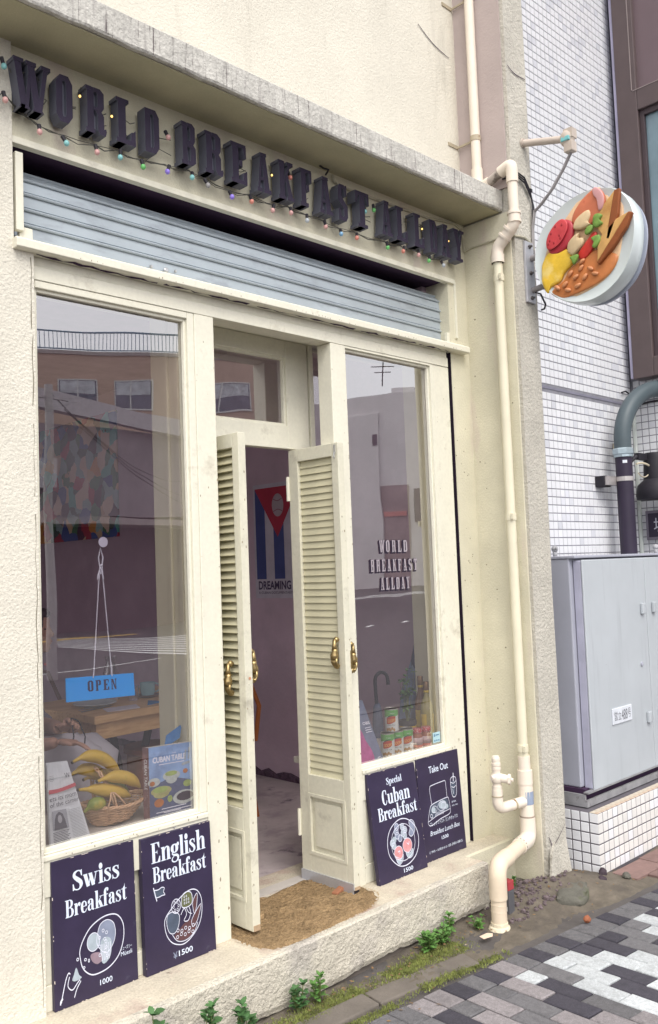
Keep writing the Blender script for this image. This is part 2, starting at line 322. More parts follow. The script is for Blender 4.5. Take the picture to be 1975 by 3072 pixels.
def text_mesh(s, bold=0.):
    if (s, bold) in _TX: return _TX[(s, bold)]
    cu = bpy.data.curves.new('t', 'FONT'); cu.body = s; cu.offset = bold; cu.resolution_u = 3; cu.fill_mode = 'FRONT'
    o = bpy.data.objects.new('t', cu); COL.objects.link(o)
    dg = bpy.context.evaluated_depsgraph_get(); dg.update()
    me = bpy.data.meshes.new_from_object(o.evaluated_get(dg))
    vs = [tuple(v.co) for v in me.vertices]; fs = [tuple(p.vertices) for p in me.polygons]
    bpy.data.objects.remove(o); bpy.data.curves.remove(cu); bpy.data.meshes.remove(me)
    x0 = min(v[0] for v in vs); x1 = max(v[0] for v in vs); y0 = min(v[1] for v in vs); y1 = max(v[1] for v in vs)
    _TX[(s, bold)] = ([((v[0]-x0)/(x1-x0), (v[1]-y0)/(y1-y0)) for v in vs], fs); return _TX[(s, bold)]
def text(mb, s, fn, x, y, w_, h, d, bold=0., shear=0., slope=0.):
    vs, fs = text_mesh(s, bold)
    mb.add([fn(x+u*w_+shear*v*h, y+v*h+slope*u*w_, d) for u, v in vs], fs)
# ------------------------------------------------------------------ shared paints
cream = mat('cream_frame_paint', (.74,.715,.595), .45, .05, 6, .12, 40, grain=.05, gscale=60, dirt=(.46,.42,.33), dthr=.58, dscale=6, dsoft=.2)
door_paint = mat('cream_door_paint', (.66,.635,.51), .45, .06, 6, .12, 40, grain=.06, gscale=60, dirt=(.36,.33,.26), dthr=.58, dscale=5, dsoft=.2)
stucco = mat('cream_stucco', (.70,.665,.57), .9, .06, 5, .7, 95, grain=.10, gscale=160, bd=.008, dirt=(.34,.31,.24), dthr=.68, dscale=9, dsoft=.1)
stucco_up = mat('pale_stucco_upper', (.68,.645,.55), .9, .06, 3, .6, 95, grain=.08, gscale=170, bd=.007, col2=(.55,.52,.44), thr=.6, scale2=2.5, stretch=(3,3,.4), dirt=(.33,.31,.27), dthr=.73, dscale=14)
stucco_y = mat('yellowed_stucco', (.65,.615,.475), .85, .10, 3, .5, 90, grain=.08, gscale=170, bd=.006, col2=(.62,.55,.46), thr=.56, scale2=3, stretch=(2,2,.5), dirt=(.30,.27,.19), dthr=.70, dscale=26, dsoft=.04)
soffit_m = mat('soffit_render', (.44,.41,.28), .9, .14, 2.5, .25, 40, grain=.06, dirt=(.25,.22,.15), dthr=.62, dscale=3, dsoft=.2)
slab_m = mat('weathered_slab', (.54,.525,.48), .95, .12, 9, .6, 60, grain=.2, gscale=90, bd=.012, col2=(.40,.38,.355), thr=.52, scale2=10, stretch=(5,5,.5), dirt=(.17,.15,.145), dthr=.60, dscale=9, dstretch=(11,11,.35), dsoft=.05)
pil_m = mat('rough_beige_render', (.56,.53,.46), .95, .10, 6, 1., 75, grain=.16, gscale=120, bd=.012, dirt=(.3,.28,.22), dthr=.66, dscale=7)
mauve_m = mat('shaded_mauve_render', (.43,.36,.34), .9, .06, 4, .3, 70)  # mauve paint with the cheek's shade mixed into the colour
ledge_m = mat('ledge_render', (.58,.52,.41), .95, .12, 7, .8, 50, grain=.2, gscale=120, col2=(.46,.35,.29), thr=.53, scale2=4, dirt=(.17,.14,.11), dthr=.66, dscale=16, dsoft=.05)
ledge_f = mat('ledge_front_render', (.63,.585,.485), .95, .12, 6, 1.0, 70, grain=.2, gscale=130, bd=.014, col2=(.52,.48,.42), thr=.50, scale2=5, dirt=(.17,.15,.135), dthr=.61, dscale=5.5, dsoft=.14)
dark = mat('dark_gap', (.045,.022,.055), .9, .2, 5)
black = mat('black_rubber', (.02,.018,.025), .6, .2, 20)
steel = mat('steel', (.5,.5,.5), .35, .1, 20, metal=.8)
brass = mat('brass', (.38,.28,.13), .34, .2, 30, metal=.85, dirt=(.25,.15,.06), dthr=.6, dscale=40)
pvc = mat('cream_pvc_pipe', (.74,.66,.56), .5, .05, 8, dirt=(.42,.33,.25), dthr=.66, dscale=6, dsoft=.15)
pvc_y = mat('yellowed_pvc', (.69,.58,.44), .55, .08, 8, dirt=(.35,.26,.16), dthr=.62, dscale=7, dsoft=.15)
pane_m = glass('window_glass', (.90,.87,.90), .30)
F = 2.85

# ================================================================== SHOP BUILDING
shop = thing('shop_building', 'cream rendered cafe front with shutter, two display windows and louvred doors', 'building', (2.6, 2.95, 0))
def P(name, mb, m, **k): return obj(name, mb, m, shop, **k)
P('wall', MB().box(-1.6, 2.832, -.2, 1.393, 3.0, 2.78).box(-1.6, 2.832, 2.78, 1.322, 3.0, 3.52), stucco)
jp = MB(); z = .25
while z < 2.74:
    jp.rib(facing(0, 2.8315, 0), [(1.383+random.uniform(-.003,.003), z+.05*i, random.uniform(.0008,.0045)) for i in range(6)], .0004, sub=2); z += .25+random.choice((.02,.06,.0))
P('joint_crack', jp, mat('old_crack', (.22,.20,.15), .9))
pits = MB()
for i in range(46):
    x, z = random.uniform(3.76, 3.90), random.uniform(.3, 3.1); s = random.uniform(.002,.0055)
    pits.ngon([(x+s*random.uniform(.6,1.3)*math.cos(a), z+s*random.uniform(.5,1.2)*math.sin(a)) for a in [R(60*k) for k in range(6)]], facing(0, F, 0), .0006+.00001*i)
for i in range(30):
    y, z = random.uniform(2.56, 2.84), random.uniform(.3, 3.2); s = random.uniform(.002,.0055)
    pits.add([(3.9174-.00001*i, y+s*random.uniform(.6,1.3)*math.cos(a), z+s*random.uniform(.5,1.2)*math.sin(a)) for a in [R(60*k) for k in range(6)]], [tuple(range(6))])
P('paint_chips', pits, mat('chip_brown', (.22,.19,.13), .9), kind='stuff')
P('wall', MB().box(1.322, F, 3.182, 3.94, 3.0, 3.52), stucco_y)
P('wall', MB().box(3.756, F, -.2, 3.94, 3.0, 3.182), stucco_y)
P('wall', MB().box(-1.6, F, 3.628, 3.94, 3.05, 8.2), stucco_up)
P('rear_shell', MB().box(-2.2, 3.0, 3.36, 4.2, 11.2, 8.2).box(-2.2, 3.0, -.2, -2.0, 11.2, .95).box(-2.2, 3.0, .95, -2.0, 4.2, 3.36).box(-2.2, 8.0, .95, -2.0, 11.2, 3.36).box(-2.0, 3.0, .1, -1.6, 3.1, 3.36), stucco)  # unseen left wall, with an opening added to let daylight in
# canopy slab with a slightly chipped lower arris
sl_ = MB(); n = 90; xs = [-1.6+(3.925+1.6)*i/n for i in range(n+1)]
for prof in range(1):
    vs = []
    for x in xs:
        e = random.uniform(0, .004); b_ = 3.515+random.uniform(-.002, .003)
        vs += [(x, 2.9, 3.515), (x, 2.592+e, b_), (x, 2.59, b_+.008), (x, 2.59+random.uniform(-.001,.001), 3.622), (x, 2.597, 3.629), (x, 2.9, 3.632)]
    sl_.add(vs, [(i*6+j, i*6+j+1, i*6+j+7, i*6+j+6) for i in range(n) for j in range(5)]+[tuple(range(6)), tuple(range(n*6, n*6+6))])
slab = P('canopy_slab', sl_, slab_m)
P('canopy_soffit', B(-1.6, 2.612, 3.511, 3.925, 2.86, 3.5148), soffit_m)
# pilaster at the corner: rough front, cream and mauve cheeks, broken foot
pl = MB()
zs = [-.15+.05*i for i in range(5)]+[.2+.25*i for i in range(33)]
vs = []
for z in zs:
    wob = .006*math.sin(z*3.1); fl = .02*max(0, .2-z)/.2
    vs += [(3.932-fl*.4, 2.90, z), (3.932-fl*.5+random.uniform(-.002,.002), 2.53-fl, z), (4.118+fl+wob*.3+random.uniform(-.002,.003), 2.53-fl, z), (4.118+fl, 2.98, z)]
k = len(zs)
pl.add(vs, [(i*4+j, i*4+(j+1) % 4, (i+1)*4+(j+1) % 4, (i+1)*4+j) for i in range(k-1) for j in range(4)]+[(0,1,2,3), tuple(range(4*k-4, 4*k))])
P('pilaster', pl, pil_m)
P('pilaster_cheek', B(3.918, 2.548, .02, 3.93, 2.852, 3.50), stucco_y)
P('pilaster_cheek', B(3.920, 2.552, 3.634, 3.93, 2.852, 8.2), mauve_m, label='mauve upper cheek of the pilaster, paint and shade in one colour')
P('broken_render', MB().prism([(0,.02),(.05,0),(.10,.05),(.085,.13),(.05,.2),(.02,.15)], facing(3.895, 2.50, .03), 0, .012), pil_m)
P('crack', MB().rib(facing(3.95, 2.526, .05), [(0,.2,.004),(.03,.14,.006),(.025,.08,.01),(.05,.03,.006)], .001).rib(facing(3.95, 2.526, .05), [(.03,.14,.003),(.08,.17,.004),(.12,.2,.003),(.165,.235,.002)], .001), dark)
P('crack', MB().rib(facing(3.94, 2.527, 4.28), [(0,.02,.004),(.07,-.004,.006),(.17,-.0,.004)], .001).rib(facing(3.60, 2.847, 4.45), [(0,.09,.004),(.12,.03,.006),(.26,.0,.004)], .001), dark)
# ledge: rough upstand with a ragged, undercut foot
lg = MB(); nx, nz = 200, 8; vs = []
for i in range(nx+1):
    x = -1.6+(3.53+1.6)*i/nx
    rag = .002+.016*abs(math.sin(x*5.1))*abs(math.sin(x*2.3+1))+random.uniform(0, .008)
    for j in range(nz+1):
        z = rag+(.207-rag)*j/nz
        vs.append((x, 2.60+random.uniform(-.0008,.0008)+.0012*math.sin(x*31+j)+(.010 if j == 0 else 0), z))
    vs.append((x, 2.607, .2145)); vs.append((x, 2.63, .2165))
m_ = nz+3
lg.add(vs, [(i*m_+j, (i+1)*m_+j, (i+1)*m_+j+1, i*m_+j+1) for i in range(nx) for j in range(m_-1)])
lg.box(3.50, 2.605, .0, 3.53, 2.70, .2148)
P('ledge_front', lg, ledge_f, smooth=False)
P('ledge_top', MB().box(-1.6, 2.628, .10, 3.53, 3.3, .2155).box(3.53, 2.74, -.1, 3.93, 2.9, .2145), ledge_m)
P('ledge_core', MB().box(-1.6, 2.625, -.1, 3.52, 3.0, .1), mat('dark_mortar', (.13,.11,.095), .95, .2, 12))  # recessed core in a plain dark brown like the soil
P('side_wall_foot', MB().box(3.531, 2.715, -.1, 3.93, 2.74, .2155), stucco_y)
# ---- shutter housing
P('shutter_box', MB().box(1.33, 3.10, 2.8, 3.80, 3.12, 3.17).box(1.322, 2.856, 3.17, 3.81, 3.12, 3.179).box(1.325, 2.86, 2.8, 1.334, 3.1, 3.17).box(3.802, 2.86, 2.8, 3.812, 3.1, 3.17), dark)
P('shutter_trim', MB().box(1.32, 2.838, 3.157, 3.815, 2.87, 3.170).box(1.32, 2.842, 3.1705, 3.815, 2.87, 3.184), cream, bevel=.002)
P('shutter_trim', MB().box(3.800, 2.838, 2.86, 3.815, 2.87, 3.1565), cream, bevel=.002)
P('shutter_guide', MB().box(1.334, 2.836, 2.85, 1.362, 2.86, 3.128).box(1.352, 2.85, 2.815, 1.40, 2.87, 2.87), cream, bevel=.002, label='white shutter guide on the left jamb')
P('shutter_guide', MB().box(3.735, 2.852, 2.815, 3.765, 2.87, 2.885), cream, bevel=.002)
steel_sh = mat('blue_grey_shutter', (.40,.45,.485), .42, .07, 5, 0, col2=(.32,.355,.39), thr=.53, scale2=6, stretch=(1,1,3), dirt=(.15,.12,.13), dthr=.71, dscale=16, dsoft=.04, metal=.15)
sh = P('roller_shutter', B(1.36, 2.955, 2.8, 3.76, 2.96, 3.0), dark)
zq, yq = 2.801, 2.912
for i in range(7):
    h = (.056,.056,.056,.056,.054,.04,.05)[i]; ang = (0,0,0,.0,.12,.8,1.35)[i]
    dy, dz = math.sin(ang)*h, math.cos(ang)*h
    prof = [(.005,0),(0,.04),(0,.70),(.003,.71),(.003,.73),(-.007,.76),(-.009,.84),(-.006,.93),(.004,.98),(.010,1.0),(.010,0)]
    pts = [(yq+t*dy+o*math.cos(ang), zq+t*dz-o*math.sin(ang)) for o, t in prof]
    obj('shutter_slat', MB().prism(pts, lambda u, v, d: (d, u, v), 1.362, 3.762), steel_sh, sh)
    yq += dy; zq += dz
P('shutter_bottom_rail', MB().prism([(2.80,2.781),(2.80,2.808),(2.806,2.815),(2.93,2.818),(2.93,2.777),(2.81,2.777)], lambda u, v, d: (d, u, v), 1.318, 3.862), cream, bevel=.002)
fl_ = MB()
for a, b_, z in ((1.40,1.9,2.7757),(1.93,2.35,2.7757),(2.4,3.0,2.7757),(3.05,3.45,2.7757),(3.47,3.72,2.7757)):
    pts = [(a+(b_-a)*i/14, 2.835+random.uniform(-.008,.008), random.uniform(.004,.022) if random.random() < .8 else .002) for i in range(15)]
    fl_.rib(lambda u, v, d, z=z: (u, v, z), pts, 0, straight=True)
P('peeled_paint', fl_, dark)
for x, z, r in ((1.916, 2.862, .007), (1.985, 2.862, .011), (2.03, 2.868, .006)):
    P('shutter_bolt', MB().lathe([(r,0),(r,.006),(r*.6,.01),(0,.01)], (x, 2.903, z), 12, (0,-1,0)), steel)
# ---- timber frame
P('head_beam', MB().prism([(2.85,2.693),(2.85,2.74),(2.858,2.748),(2.858,2.776),(3.2,2.776),(3.2,2.745),(2.94,2.745),(2.94,2.693)], lambda u, v, d: (d, u, v), 1.395, 3.727), cream, bevel=.002)
post1 = P('frame_post', MB().box(2.079, F, .214, 2.176, 2.94, 2.692), cream, bevel=.004)
P('frame_post', MB().box(2.847, F, .214, 2.946, 2.94, 2.692), cream, bevel=.004)
P('frame_jamb', B(3.60, F+.004, .214, 3.733, 2.93, 2.692), cream, bevel=.004)
P('gap_shade_lining', MB().box(3.729, 2.985, .2, 3.76, 2.995, 2.78).box(3.7335, 2.857, .2155, 3.7345, 2.98, 2.776).box(3.7525, 2.8515, .2155, 3.7545, 2.98, 2.776), mat('gap_shade_black', (.018,.008,.022), .9))  # black lining puts the gap's shade on its back and cheeks
def window(x0, x1, z0, z1, y, fw, fd, name='display_window', out=None):
    """moulded frame: outer band, stepped bead, pane"""
    a0, a1, b0, b1 = out
    f = MB().box(a0, y, b0, x0, y+fd, b1).box(x1, y, b0, a1, y+fd, b1).box(x0, y, b0, x1, y+fd, z0).box(x0, y, z1, x1, y+fd, b1)
    root = P(name, f, cream, bevel=.003)
    s = .012
    obj('glazing_bead', MB().box(x0, y+.012, z0, x0+s, y+.03, z1).box(x1-s, y+.012, z0, x1, y+.03, z1).box(x0+s, y+.012, z0, x1-s, y+.03, z0+s).box(x0+s, y+.012, z1-s, x1-s, y+.03, z1), cream, root, bevel=.002)
    obj('pane', MB().add([(x0+.002,y+.031,z0+.002),(x1-.002,y+.031,z0+.002),(x1-.002,y+.031,z1-.002),(x0+.002,y+.031,z1-.002)], [(0,1,2,3)]), pane_m, root)
    return root
window(1.405, 2.047, .731, 2.666, 2.853, 0, .05, out=(1.395, 2.0785, .725, 2.692))
window(2.9475, 3.577, .731, 2.682, 2.853, 0, .05, out=(2.9465, 3.5995, .725, 2.692))
for a, b_ in ((1.395, 2.0785), (2.9465, 3.5995)):
    P('apron_rail', MB().box(a, 2.852, .585, b_, 2.90, .7245).box(a, 2.846, .705, b_, 2.852, .7235), cream, bevel=.003)
    P('apron_panel', MB().box(a, 2.874, .3, b_, 2.88, .585), door_paint)
    P('apron_base', MB().box(a, 2.852, .2157, b_, 2.90, .30).box(a, 2.858, .30, a+.06, 2.874, .585).box(b_-.06, 2.858, .30, b_, 2.874, .585), cream, bevel=.003)
P('display_shelf', B(1.40, 2.905, .70, 2.055, 3.32, .727), mat('shelf_paint', (.55,.52,.45), .5))
P('display_shelf', B(2.95, 2.905, .70, 3.71, 3.32, .727), MATS['shelf_paint'])
# partitions (reveals) either side of the display windows and of the door recess
green_p = mat('pale_green_partition', (.62,.60,.43), .5, .06, 5)
P('window_reveal', MB().box(2.058, 2.905, .727, 2.172, 3.14, 2.744).box(2.046, 2.93, .727, 2.058, 2.955, 2.744).box(2.048, 3.01, .727, 2.058, 3.03, 2.744), green_p, bevel=.002)
P('window_reveal', MB().box(3.665, 2.905, .727, 3.72, 3.12, 2.744).box(3.60, 2.93, .727, 3.665, 2.945, 2.744), green_p, bevel=.002)
# ---- door recess: transom light over the doorway
tr_ = P('transom_window', MB().box(2.172, 3.10, 2.222, 2.362, 3.145, 2.744).box(2.79, 3.10, 2.222, 2.93, 3.145, 2.744).box(2.362, 3.10, 2.222, 2.79, 3.145, 2.333).box(2.362, 3.10, 2.663, 2.79, 3.145, 2.744), cream, bevel=.003)
obj('glazing_bead', MB().box(2.362, 3.112, 2.333, 2.374, 3.13, 2.663).box(2.778, 3.112, 2.333, 2.79, 3.13, 2.663).box(2.374, 3.112, 2.333, 2.778, 3.13, 2.345).box(2.374, 3.112, 2.651, 2.778, 3.13, 2.663), cream, tr_)
obj('pane', MB().add([(2.364,3.131,2.335),(2.788,3.131,2.335),(2.788,3.131,2.661),(2.364,3.131,2.661)], [(0,1,2,3)]), pane_m, tr_)
P('door_jamb', MB().box(2.172, 3.10, .2157, 2.232, 3.145, 2.2215), cream, bevel=.003)
P('door_jamb', MB().box(2.87, 3.10, .2157, 2.93, 3.145, 2.2215), cream, bevel=.003)
sg = P('side_light', MB().box(2.938, 3.095, .2157, 2.966, 3.14, 2.744), cream, bevel=.002)
obj('pane', MB().add([(2.967,3.105,.74),(3.1,3.105,.74),(3.1,3.105,2.74),(2.967,3.105,2.74)], [(0,1,2,3)]), pane_m, sg)
P('threshold', B(2.232, 3.09, .2, 2.87, 3.16, .2235), mat('threshold_stone', (.5,.46,.42), .8, .1, 9))
# ---- louvred folding leaves, standing open into the street
slat_m = mat('louvre_paint', (.58,.545,.38), .5, .07, 9, dirt=(.3,.27,.18), dthr=.64, dscale=8, dsoft=.15)
def leaf(x0, ang, lab):
    y0, y1, z0, z1, t = 2.785, 3.118, .24, 2.215, .038
    ys, ye = y0+.042, y1-.062; sz0, sz1, pz0, pz1 = .706, 2.156, .352, .615
    x1 = x0+t
    f = MB().box(x0, y0, z0, x1, ys, z1).box(x0, ye, z0, x1, y1, z1)
    for a, b_ in ((z0, pz0), (pz1, sz0), (sz1, z1)): f.box(x0, ys, a, x1, ye, b_)
    d = P('door_leaf', f, door_paint, bevel=.002, label=lab)
    s = MB(); n_ = 1
    th, ww = .005, .0365
    ca, sa = math.cos(R(ang)), math.sin(R(ang))
    q = [(-ww/2*ca-th/2*sa, -ww/2*sa+th/2*ca), (-ww/2*ca+th/2*sa, -ww/2*sa-th/2*ca), (ww/2*ca+th/2*sa, ww/2*sa-th/2*ca), (ww/2*ca-th/2*sa, ww/2*sa+th/2*ca)]
    me = mesh('louvre_slat', MB().prism(q, lambda u, v, dd: (u, dd, v), ys+.001-(ys+ye)/2, ye-.001-(ys+ye)/2), slat_m)
    N_ = 46; st = (sz1-sz0)/N_
    for i in range(N_): inst('louvre_slat', me, d, ((x0+x1)/2, (ys+ye)/2, sz0+(i+.5)*st), rot=(0, R(random.uniform(-3,3)), 0))
    obj('louvre_backing', B(x1-.008, ys, sz0, x1-.005, ye, sz1), slat_m, d)
    obj('raised_panel', MB().box(x0+.014, ys, pz0, x1-.014, ye, pz1).box(x0+.006, ys+.03, pz0+.03, x0+.014, ye-.03, pz1-.03), door_paint, d, bevel=.003)
    obj('panel_moulding', MB().box(x0-.003, ys-.006, pz0-.006, x0+.012, ys+.008, pz1+.006).box(x0-.003, ye-.008, pz0-.006, x0+.012, ye+.006, pz1+.006).box(x0-.003, ys+.008, pz0-.006, x0+.012, ye-.008, pz0+.008).box(x0-.003, ys+.008, pz1-.008, x0+.012, ye-.008, pz1+.006), door_paint, d)
    return d
def hand_knocker(d, x, y, z, s):
    """brass hand hanging from a ball hinge; x is the face it hangs on, s its outward direction"""
    mb = MB()
    mb.sph((x+s*.014, y, z+.055), .013, 12).tube([(x, y, z+.055), (x+s*.02, y, z+.055)], .007, 8)
    mb.tube([(x+s*.024, y, z+.058), (x+s*.027, y, z+.03), (x+s*.026, y, z+.012)], [.008,.010,.013], 10)
    mb.tube([(x+s*.026, y, z+.014), (x+s*.026, y, z+.004), (x+s*.028, y, z-.012), (x+s*.030, y, z-.03)], [.015,.013,.019,.017], 10)
    for i in range(4):
        o = (i-1.5)*.0088; l = (.036,.042,.040,.033)[i]
        mb.tube([(x+s*.030, y+o, z-.026), (x+s*.031, y+o, z-.026-l*.55), (x+s*.024, y+o*.9, z-.026-l), (x+s*.016, y+o*.8, z-.02-l)], [.0062,.0056,.005,.004], 7)
    mb.tube([(x+s*.026, y+.016, z-.008), (x+s*.022, y+.024, z-.024), (x+s*.016, y+.02, z-.042)], [.007,.006,.004], 7)
    mb.sph((x+s*.013, y, z-.062), .013, 10)
    return obj('hand_knocker', mb, brass, d, smooth=True)
dl = leaf(2.232, 56, 'left louvred door leaf, standing open')
dr = leaf(2.802, 77, 'right louvred door leaf, standing open')
hand_knocker(dl, 2.232, 2.862, 1.225, -1); hand_knocker(dl, 2.27, 2.81, 1.27, 1)
hand_knocker(dr, 2.802, 2.826, 1.275, -1); hand_knocker(dr, 2.84, 2.80, 1.25, 1)
obj('lock_plate', B(2.833, 2.782, 1.20, 2.8415, 2.7846, 1.28), brass, dr)
obj('keep_hole', MB().lathe([(.006,0),(.006,.002),(0,.002)], (2.254, 2.7845, 1.222), 10, (0,-1,0)), mat('raw_wood', (.5,.25,.15), .8), dl)
for z0, z1 in ((1.975, 2.09), (.42, .54)):
    obj('hinge', MB().tube([(2.797, 3.122, z0), (2.797, 3.122, z1)], .0085, 8).box(2.797, 3.116, z0+.008, 2.803, 3.121, z1-.008), cream, dr)
obj('hook_latch', MB().box(2.796, 2.797, 2.165, 2.802, 2.806, 2.205).tube([(2.795, 2.801, 2.17), (2.793, 2.801, 2.15), (2.797, 2.801, 2.142)], .0025, 6), steel, dr)
alum = mat('aluminium_strip', (.55,.57,.62), .35, .08, 12, metal=.6)
obj('kick_strip', MB().box(2.796, 2.784, .243, 2.8015, 3.12, .27).box(2.797, 2.786, .2235, 2.80, 3.12, .243), alum, dr)
obj('bottom_seal', B(2.8005, 2.788, .224, 2.834, 3.116, .2395), black, dr)
obj('worn_corner', B(2.234, 2.783, .2405, 2.268, 2.7848, .262), mat('bare_timber', (.42,.30,.19), .8, .2, 30), dl)
obj('worn_corner', B(2.804, 2.783, .2405, 2.838, 2.7848, .254), MATS['bare_timber'], dr)

# knocks and flaked paint on the posts, sills and leaves
fk_ = MB(); rf = random.Random(61)
def flake(fn, x0, x1, z0, z1, n, s0=.0015, s1=.005):
    for i in range(n):
        x, z = rf.uniform(x0, x1), rf.uniform(z0, z1)**1.0; s = rf.uniform(s0, s1)
        fk_.ngon([(x+s*rf.uniform(.4,1.2)*math.cos(a), z+s*rf.uniform(.8,2.4)*math.sin(a)) for a in [R(60*k) for k in range(6)]], fn, .0005+.00001*i)
for a, b_ in ((2.081,2.174),(2.849,2.944),(3.61,3.725)):
    flake(facing(0, F, 0), a, b_, .23, .9, 12); flake(facing(0, F, 0), a, b_, .9, 2.65, 9, .001, .003)
    for e in (a+.003, b_-.003): flake(facing(0, F, 0), e-.002, e+.002, .25, 2.6, 10, .001, .0035)
flake(facing(0, 2.785, 0), 2.234, 2.268, .27, 2.2, 22, .001, .004); flake(facing(0, 2.785, 0), 2.804, 2.838, .27, 2.2, 22, .001, .004)
flake(facing(0, 2.80, 0), 1.33, 3.85, 2.783, 2.790, 40, .0012, .003); flake(facing(0, 2.846, 0), 1.42, 2.06, .707, .722, 14, .001, .003); flake(facing(0, 2.846, 0), 2.96, 3.59, .707, .722, 14, .001, .003)
P('paint_chips', fk_, mat('flaked_to_wood', (.30,.25,.17), .9, .3, 60), kind='stuff')
# ================================================================== GROUND
asph = mat('street_asphalt', (.055,.052,.056), .9, .15, 12, .3, 120)
obj('road', MB().add([(-80,-90,-.05),(90,-90,-.05),(90,-1.2,-.05),(-80,-1.2,-.05)], [(0,1,2,3)]), asph, kind='structure')
rm = MB()
for i in range(9):                                   # zebra crossing in the junction, seen mirrored in the panes
    ax, ay, bx_, by = 12.15-.17*i, -18.1+.36*i, 14.2-.4*i, -14.3+.56*i; rm.add([(ax,ay,-.046),(bx_,by,-.046),(bx_-.16,by+.24,-.046),(ax-.07,ay+.15,-.046)], [(0,1,2,3)])
rm.add([(7.2,-9.2,-.046),(10.2,-9.6,-.046),(10.2,-9.68,-.046),(7.2,-9.27,-.046)], [(0,1,2,3)])
for i in range(6): rm.add([(33+i*1.5,-30.,-.046),(36+i*1.5,-27.,-.046),(36.6+i*1.5,-27.,-.046),(33.6+i*1.5,-30.,-.046)], [(0,1,2,3)])
for x in (17., 18.6, 20.3): rm.add([(x,-11.9,-.046),(x+.7,-12.3,-.046),(x+.75,-12.2,-.046),(x+.05,-11.8,-.046)], [(0,1,2,3)])
obj('road_marking', rm, mat('road_paint', (.7,.7,.7), .7), kind='structure')
obj('road_marking', MB().add([(10.8,-17.1,-.0455),(14.4,-17.2,-.0455),(14.4,-17.55,-.0455),(10.8,-17.7,-.0455)], [(0,1,2,3)]), mat('yellow_road_paint', (.75,.5,.08), .7), kind='structure')
soil_m = mat('wet_soil', (.135,.115,.09), .95, .25, 14, .9, 80, col2=(.10,.085,.07), thr=.5, scale2=5, dirt=(.22,.2,.16), dthr=.68, dscale=30)
def gz(x, y):
    h = .012*math.sin(x*7+y*3)*math.sin(y*11-x*2)
    h += .075*math.exp(-((x-3.98)**2/.05+(y-2.48)**2/.02)) + .035*math.exp(-((x-3.75)**2/.03+(y-2.58)**2/.02))
    return h-.004
gm = MB(); nx, ny = 150, 40; vs = []
for i in range(nx+1):
    for j in range(ny+1):
        x = 1.2+3.9*i/nx; y = 2.0+.75*j/ny
        e = min(1, max(0, (y-(2.33-.12*(x-2.5)))/.08)); 
        vs.append((x, y, -.03*(1-e)+gz(x, y)*e+random.uniform(-.003,.003)*e))
gm.add(vs, [(i*(ny+1)+j, (i+1)*(ny+1)+j, (i+1)*(ny+1)+j+1, i*(ny+1)+j+1) for i in range(nx) for j in range(ny)])
obj('soil', gm, soil_m, kind='structure', smooth=True)
pave = obj('pavement', MB().add([(-80,-1.2,-.012),(90,-1.2,-.012),(90,2.9,-.012),(-80,2.9,-.012)], [(0,1,2,3)]).box(-80,-1.35,-.05,90,-1.2,.0), mat('paving_bed', (.10,.09,.085), .95, .2, 10, .5, 100), kind='structure')
# brick lattice: short side along the front of the shop, long side towards the road
U, V, O2 = Vector((.0917,-.0093,0)), Vector((-.0015,-.0983,0)), Vector((3.2931,2.0988,0))
def lat(u, v): return O2+U*u+V*v
bc = {'w': (.53,.555,.565), 'd': (.060,.056,.070), 'g': (.15,.146,.152), 'p': (.265,.242,.246)}
bm_ = {k: mat('paver_'+k, c, .9, .16, 60, .7, 160, grain=.22, gscale=240, col2=tuple(x*.8 for x in c), thr=.52, scale2=25, dirt=tuple(x*.45+.02 for x in c), dthr=.64, dscale=9, dsoft=.12, rnd=.12) for k, c in bc.items()}
bme = {}
def brick(u, v, lv, c):
    key = (lv, c)
    if key not in bme:
        g = .028; mb = MB(); cs = [(g,g),(1-g,g),(1-g,lv-g),(g,lv-g)]; e = .045
        ci = [(g+e,g+e),(1-g-e,g+e),(1-g-e,lv-g-e),(g+e,lv-g-e)]
        p = lambda a, b_, z: U*(a-.5)+V*(b_-lv/2)+Vector((0,0,z))
        vs = [p(a,b_,-.03) for a,b_ in cs]+[p(a,b_,-.004) for a,b_ in cs]+[p(a,b_,0) for a,b_ in ci]
        mb.add(vs, [(0,1,5,4),(1,2,6,5),(2,3,7,6),(3,0,4,7),(4,5,9,8),(5,6,10,9),(6,7,11,10),(7,4,8,11),(8,9,10,11)])
        bme[key] = mesh('paving_brick', mb, bm_[c])
    inst('paving_brick', bme[key], pave, lat(u+.5, v+lv/2)+Vector((0,0,random.uniform(-.003,.002))), rot=(R(random.uniform(-.9,.9)), R(random.uniform(-.9,.9)), R(random.uniform(-.6,.6))))
known = {(0,0):'w',(-1,0):'w',(-1,1):'w',(-2,0):'g',(-2,2):'w',(-3,0):'w',(-3,1):'d',(-3,3):'g',(-4,0):'p',(-4,2):'d',(-5,0):'g',(-5,1):'g',(-5,3):'p',(-6,0):'p',(-6,2):'g',
         (0,2):'d',(1,1):'w',(1,0):'d',(1,3):'w',(2,0):'d',(2,2):'w',(-1,3):'d',(-1,5):'g',(-2,4):'w',(3,0):'d',(3,1):'g',(3,3):'w',(4,0):'g',(4,2):'d',(5,0):'g',(5,1):'w',(5,3):'w',(6,0):'w',(6,2):'w',(7,0):'d',(7,1):'w',
         (-7,0):'g',(-7,1):'p',(-7,3):'g',(-8,0):'d',(-8,2):'p',(0,4):'w',(2,4):'w',(8,0):'w',(8,2):'w',(9,0):'d',(9,1):'w',(10,0):'w'}
edge = {-1:'d',-2:'g',-3:'p',-4:'d',-5:'g',-6:'d',-7:'p',-8:'p',-9:'g',0:'g',1:'d',2:'g',3:'g',4:'g',5:'d',6:'g',7:'g',8:'d'}
rb = random.Random(3)
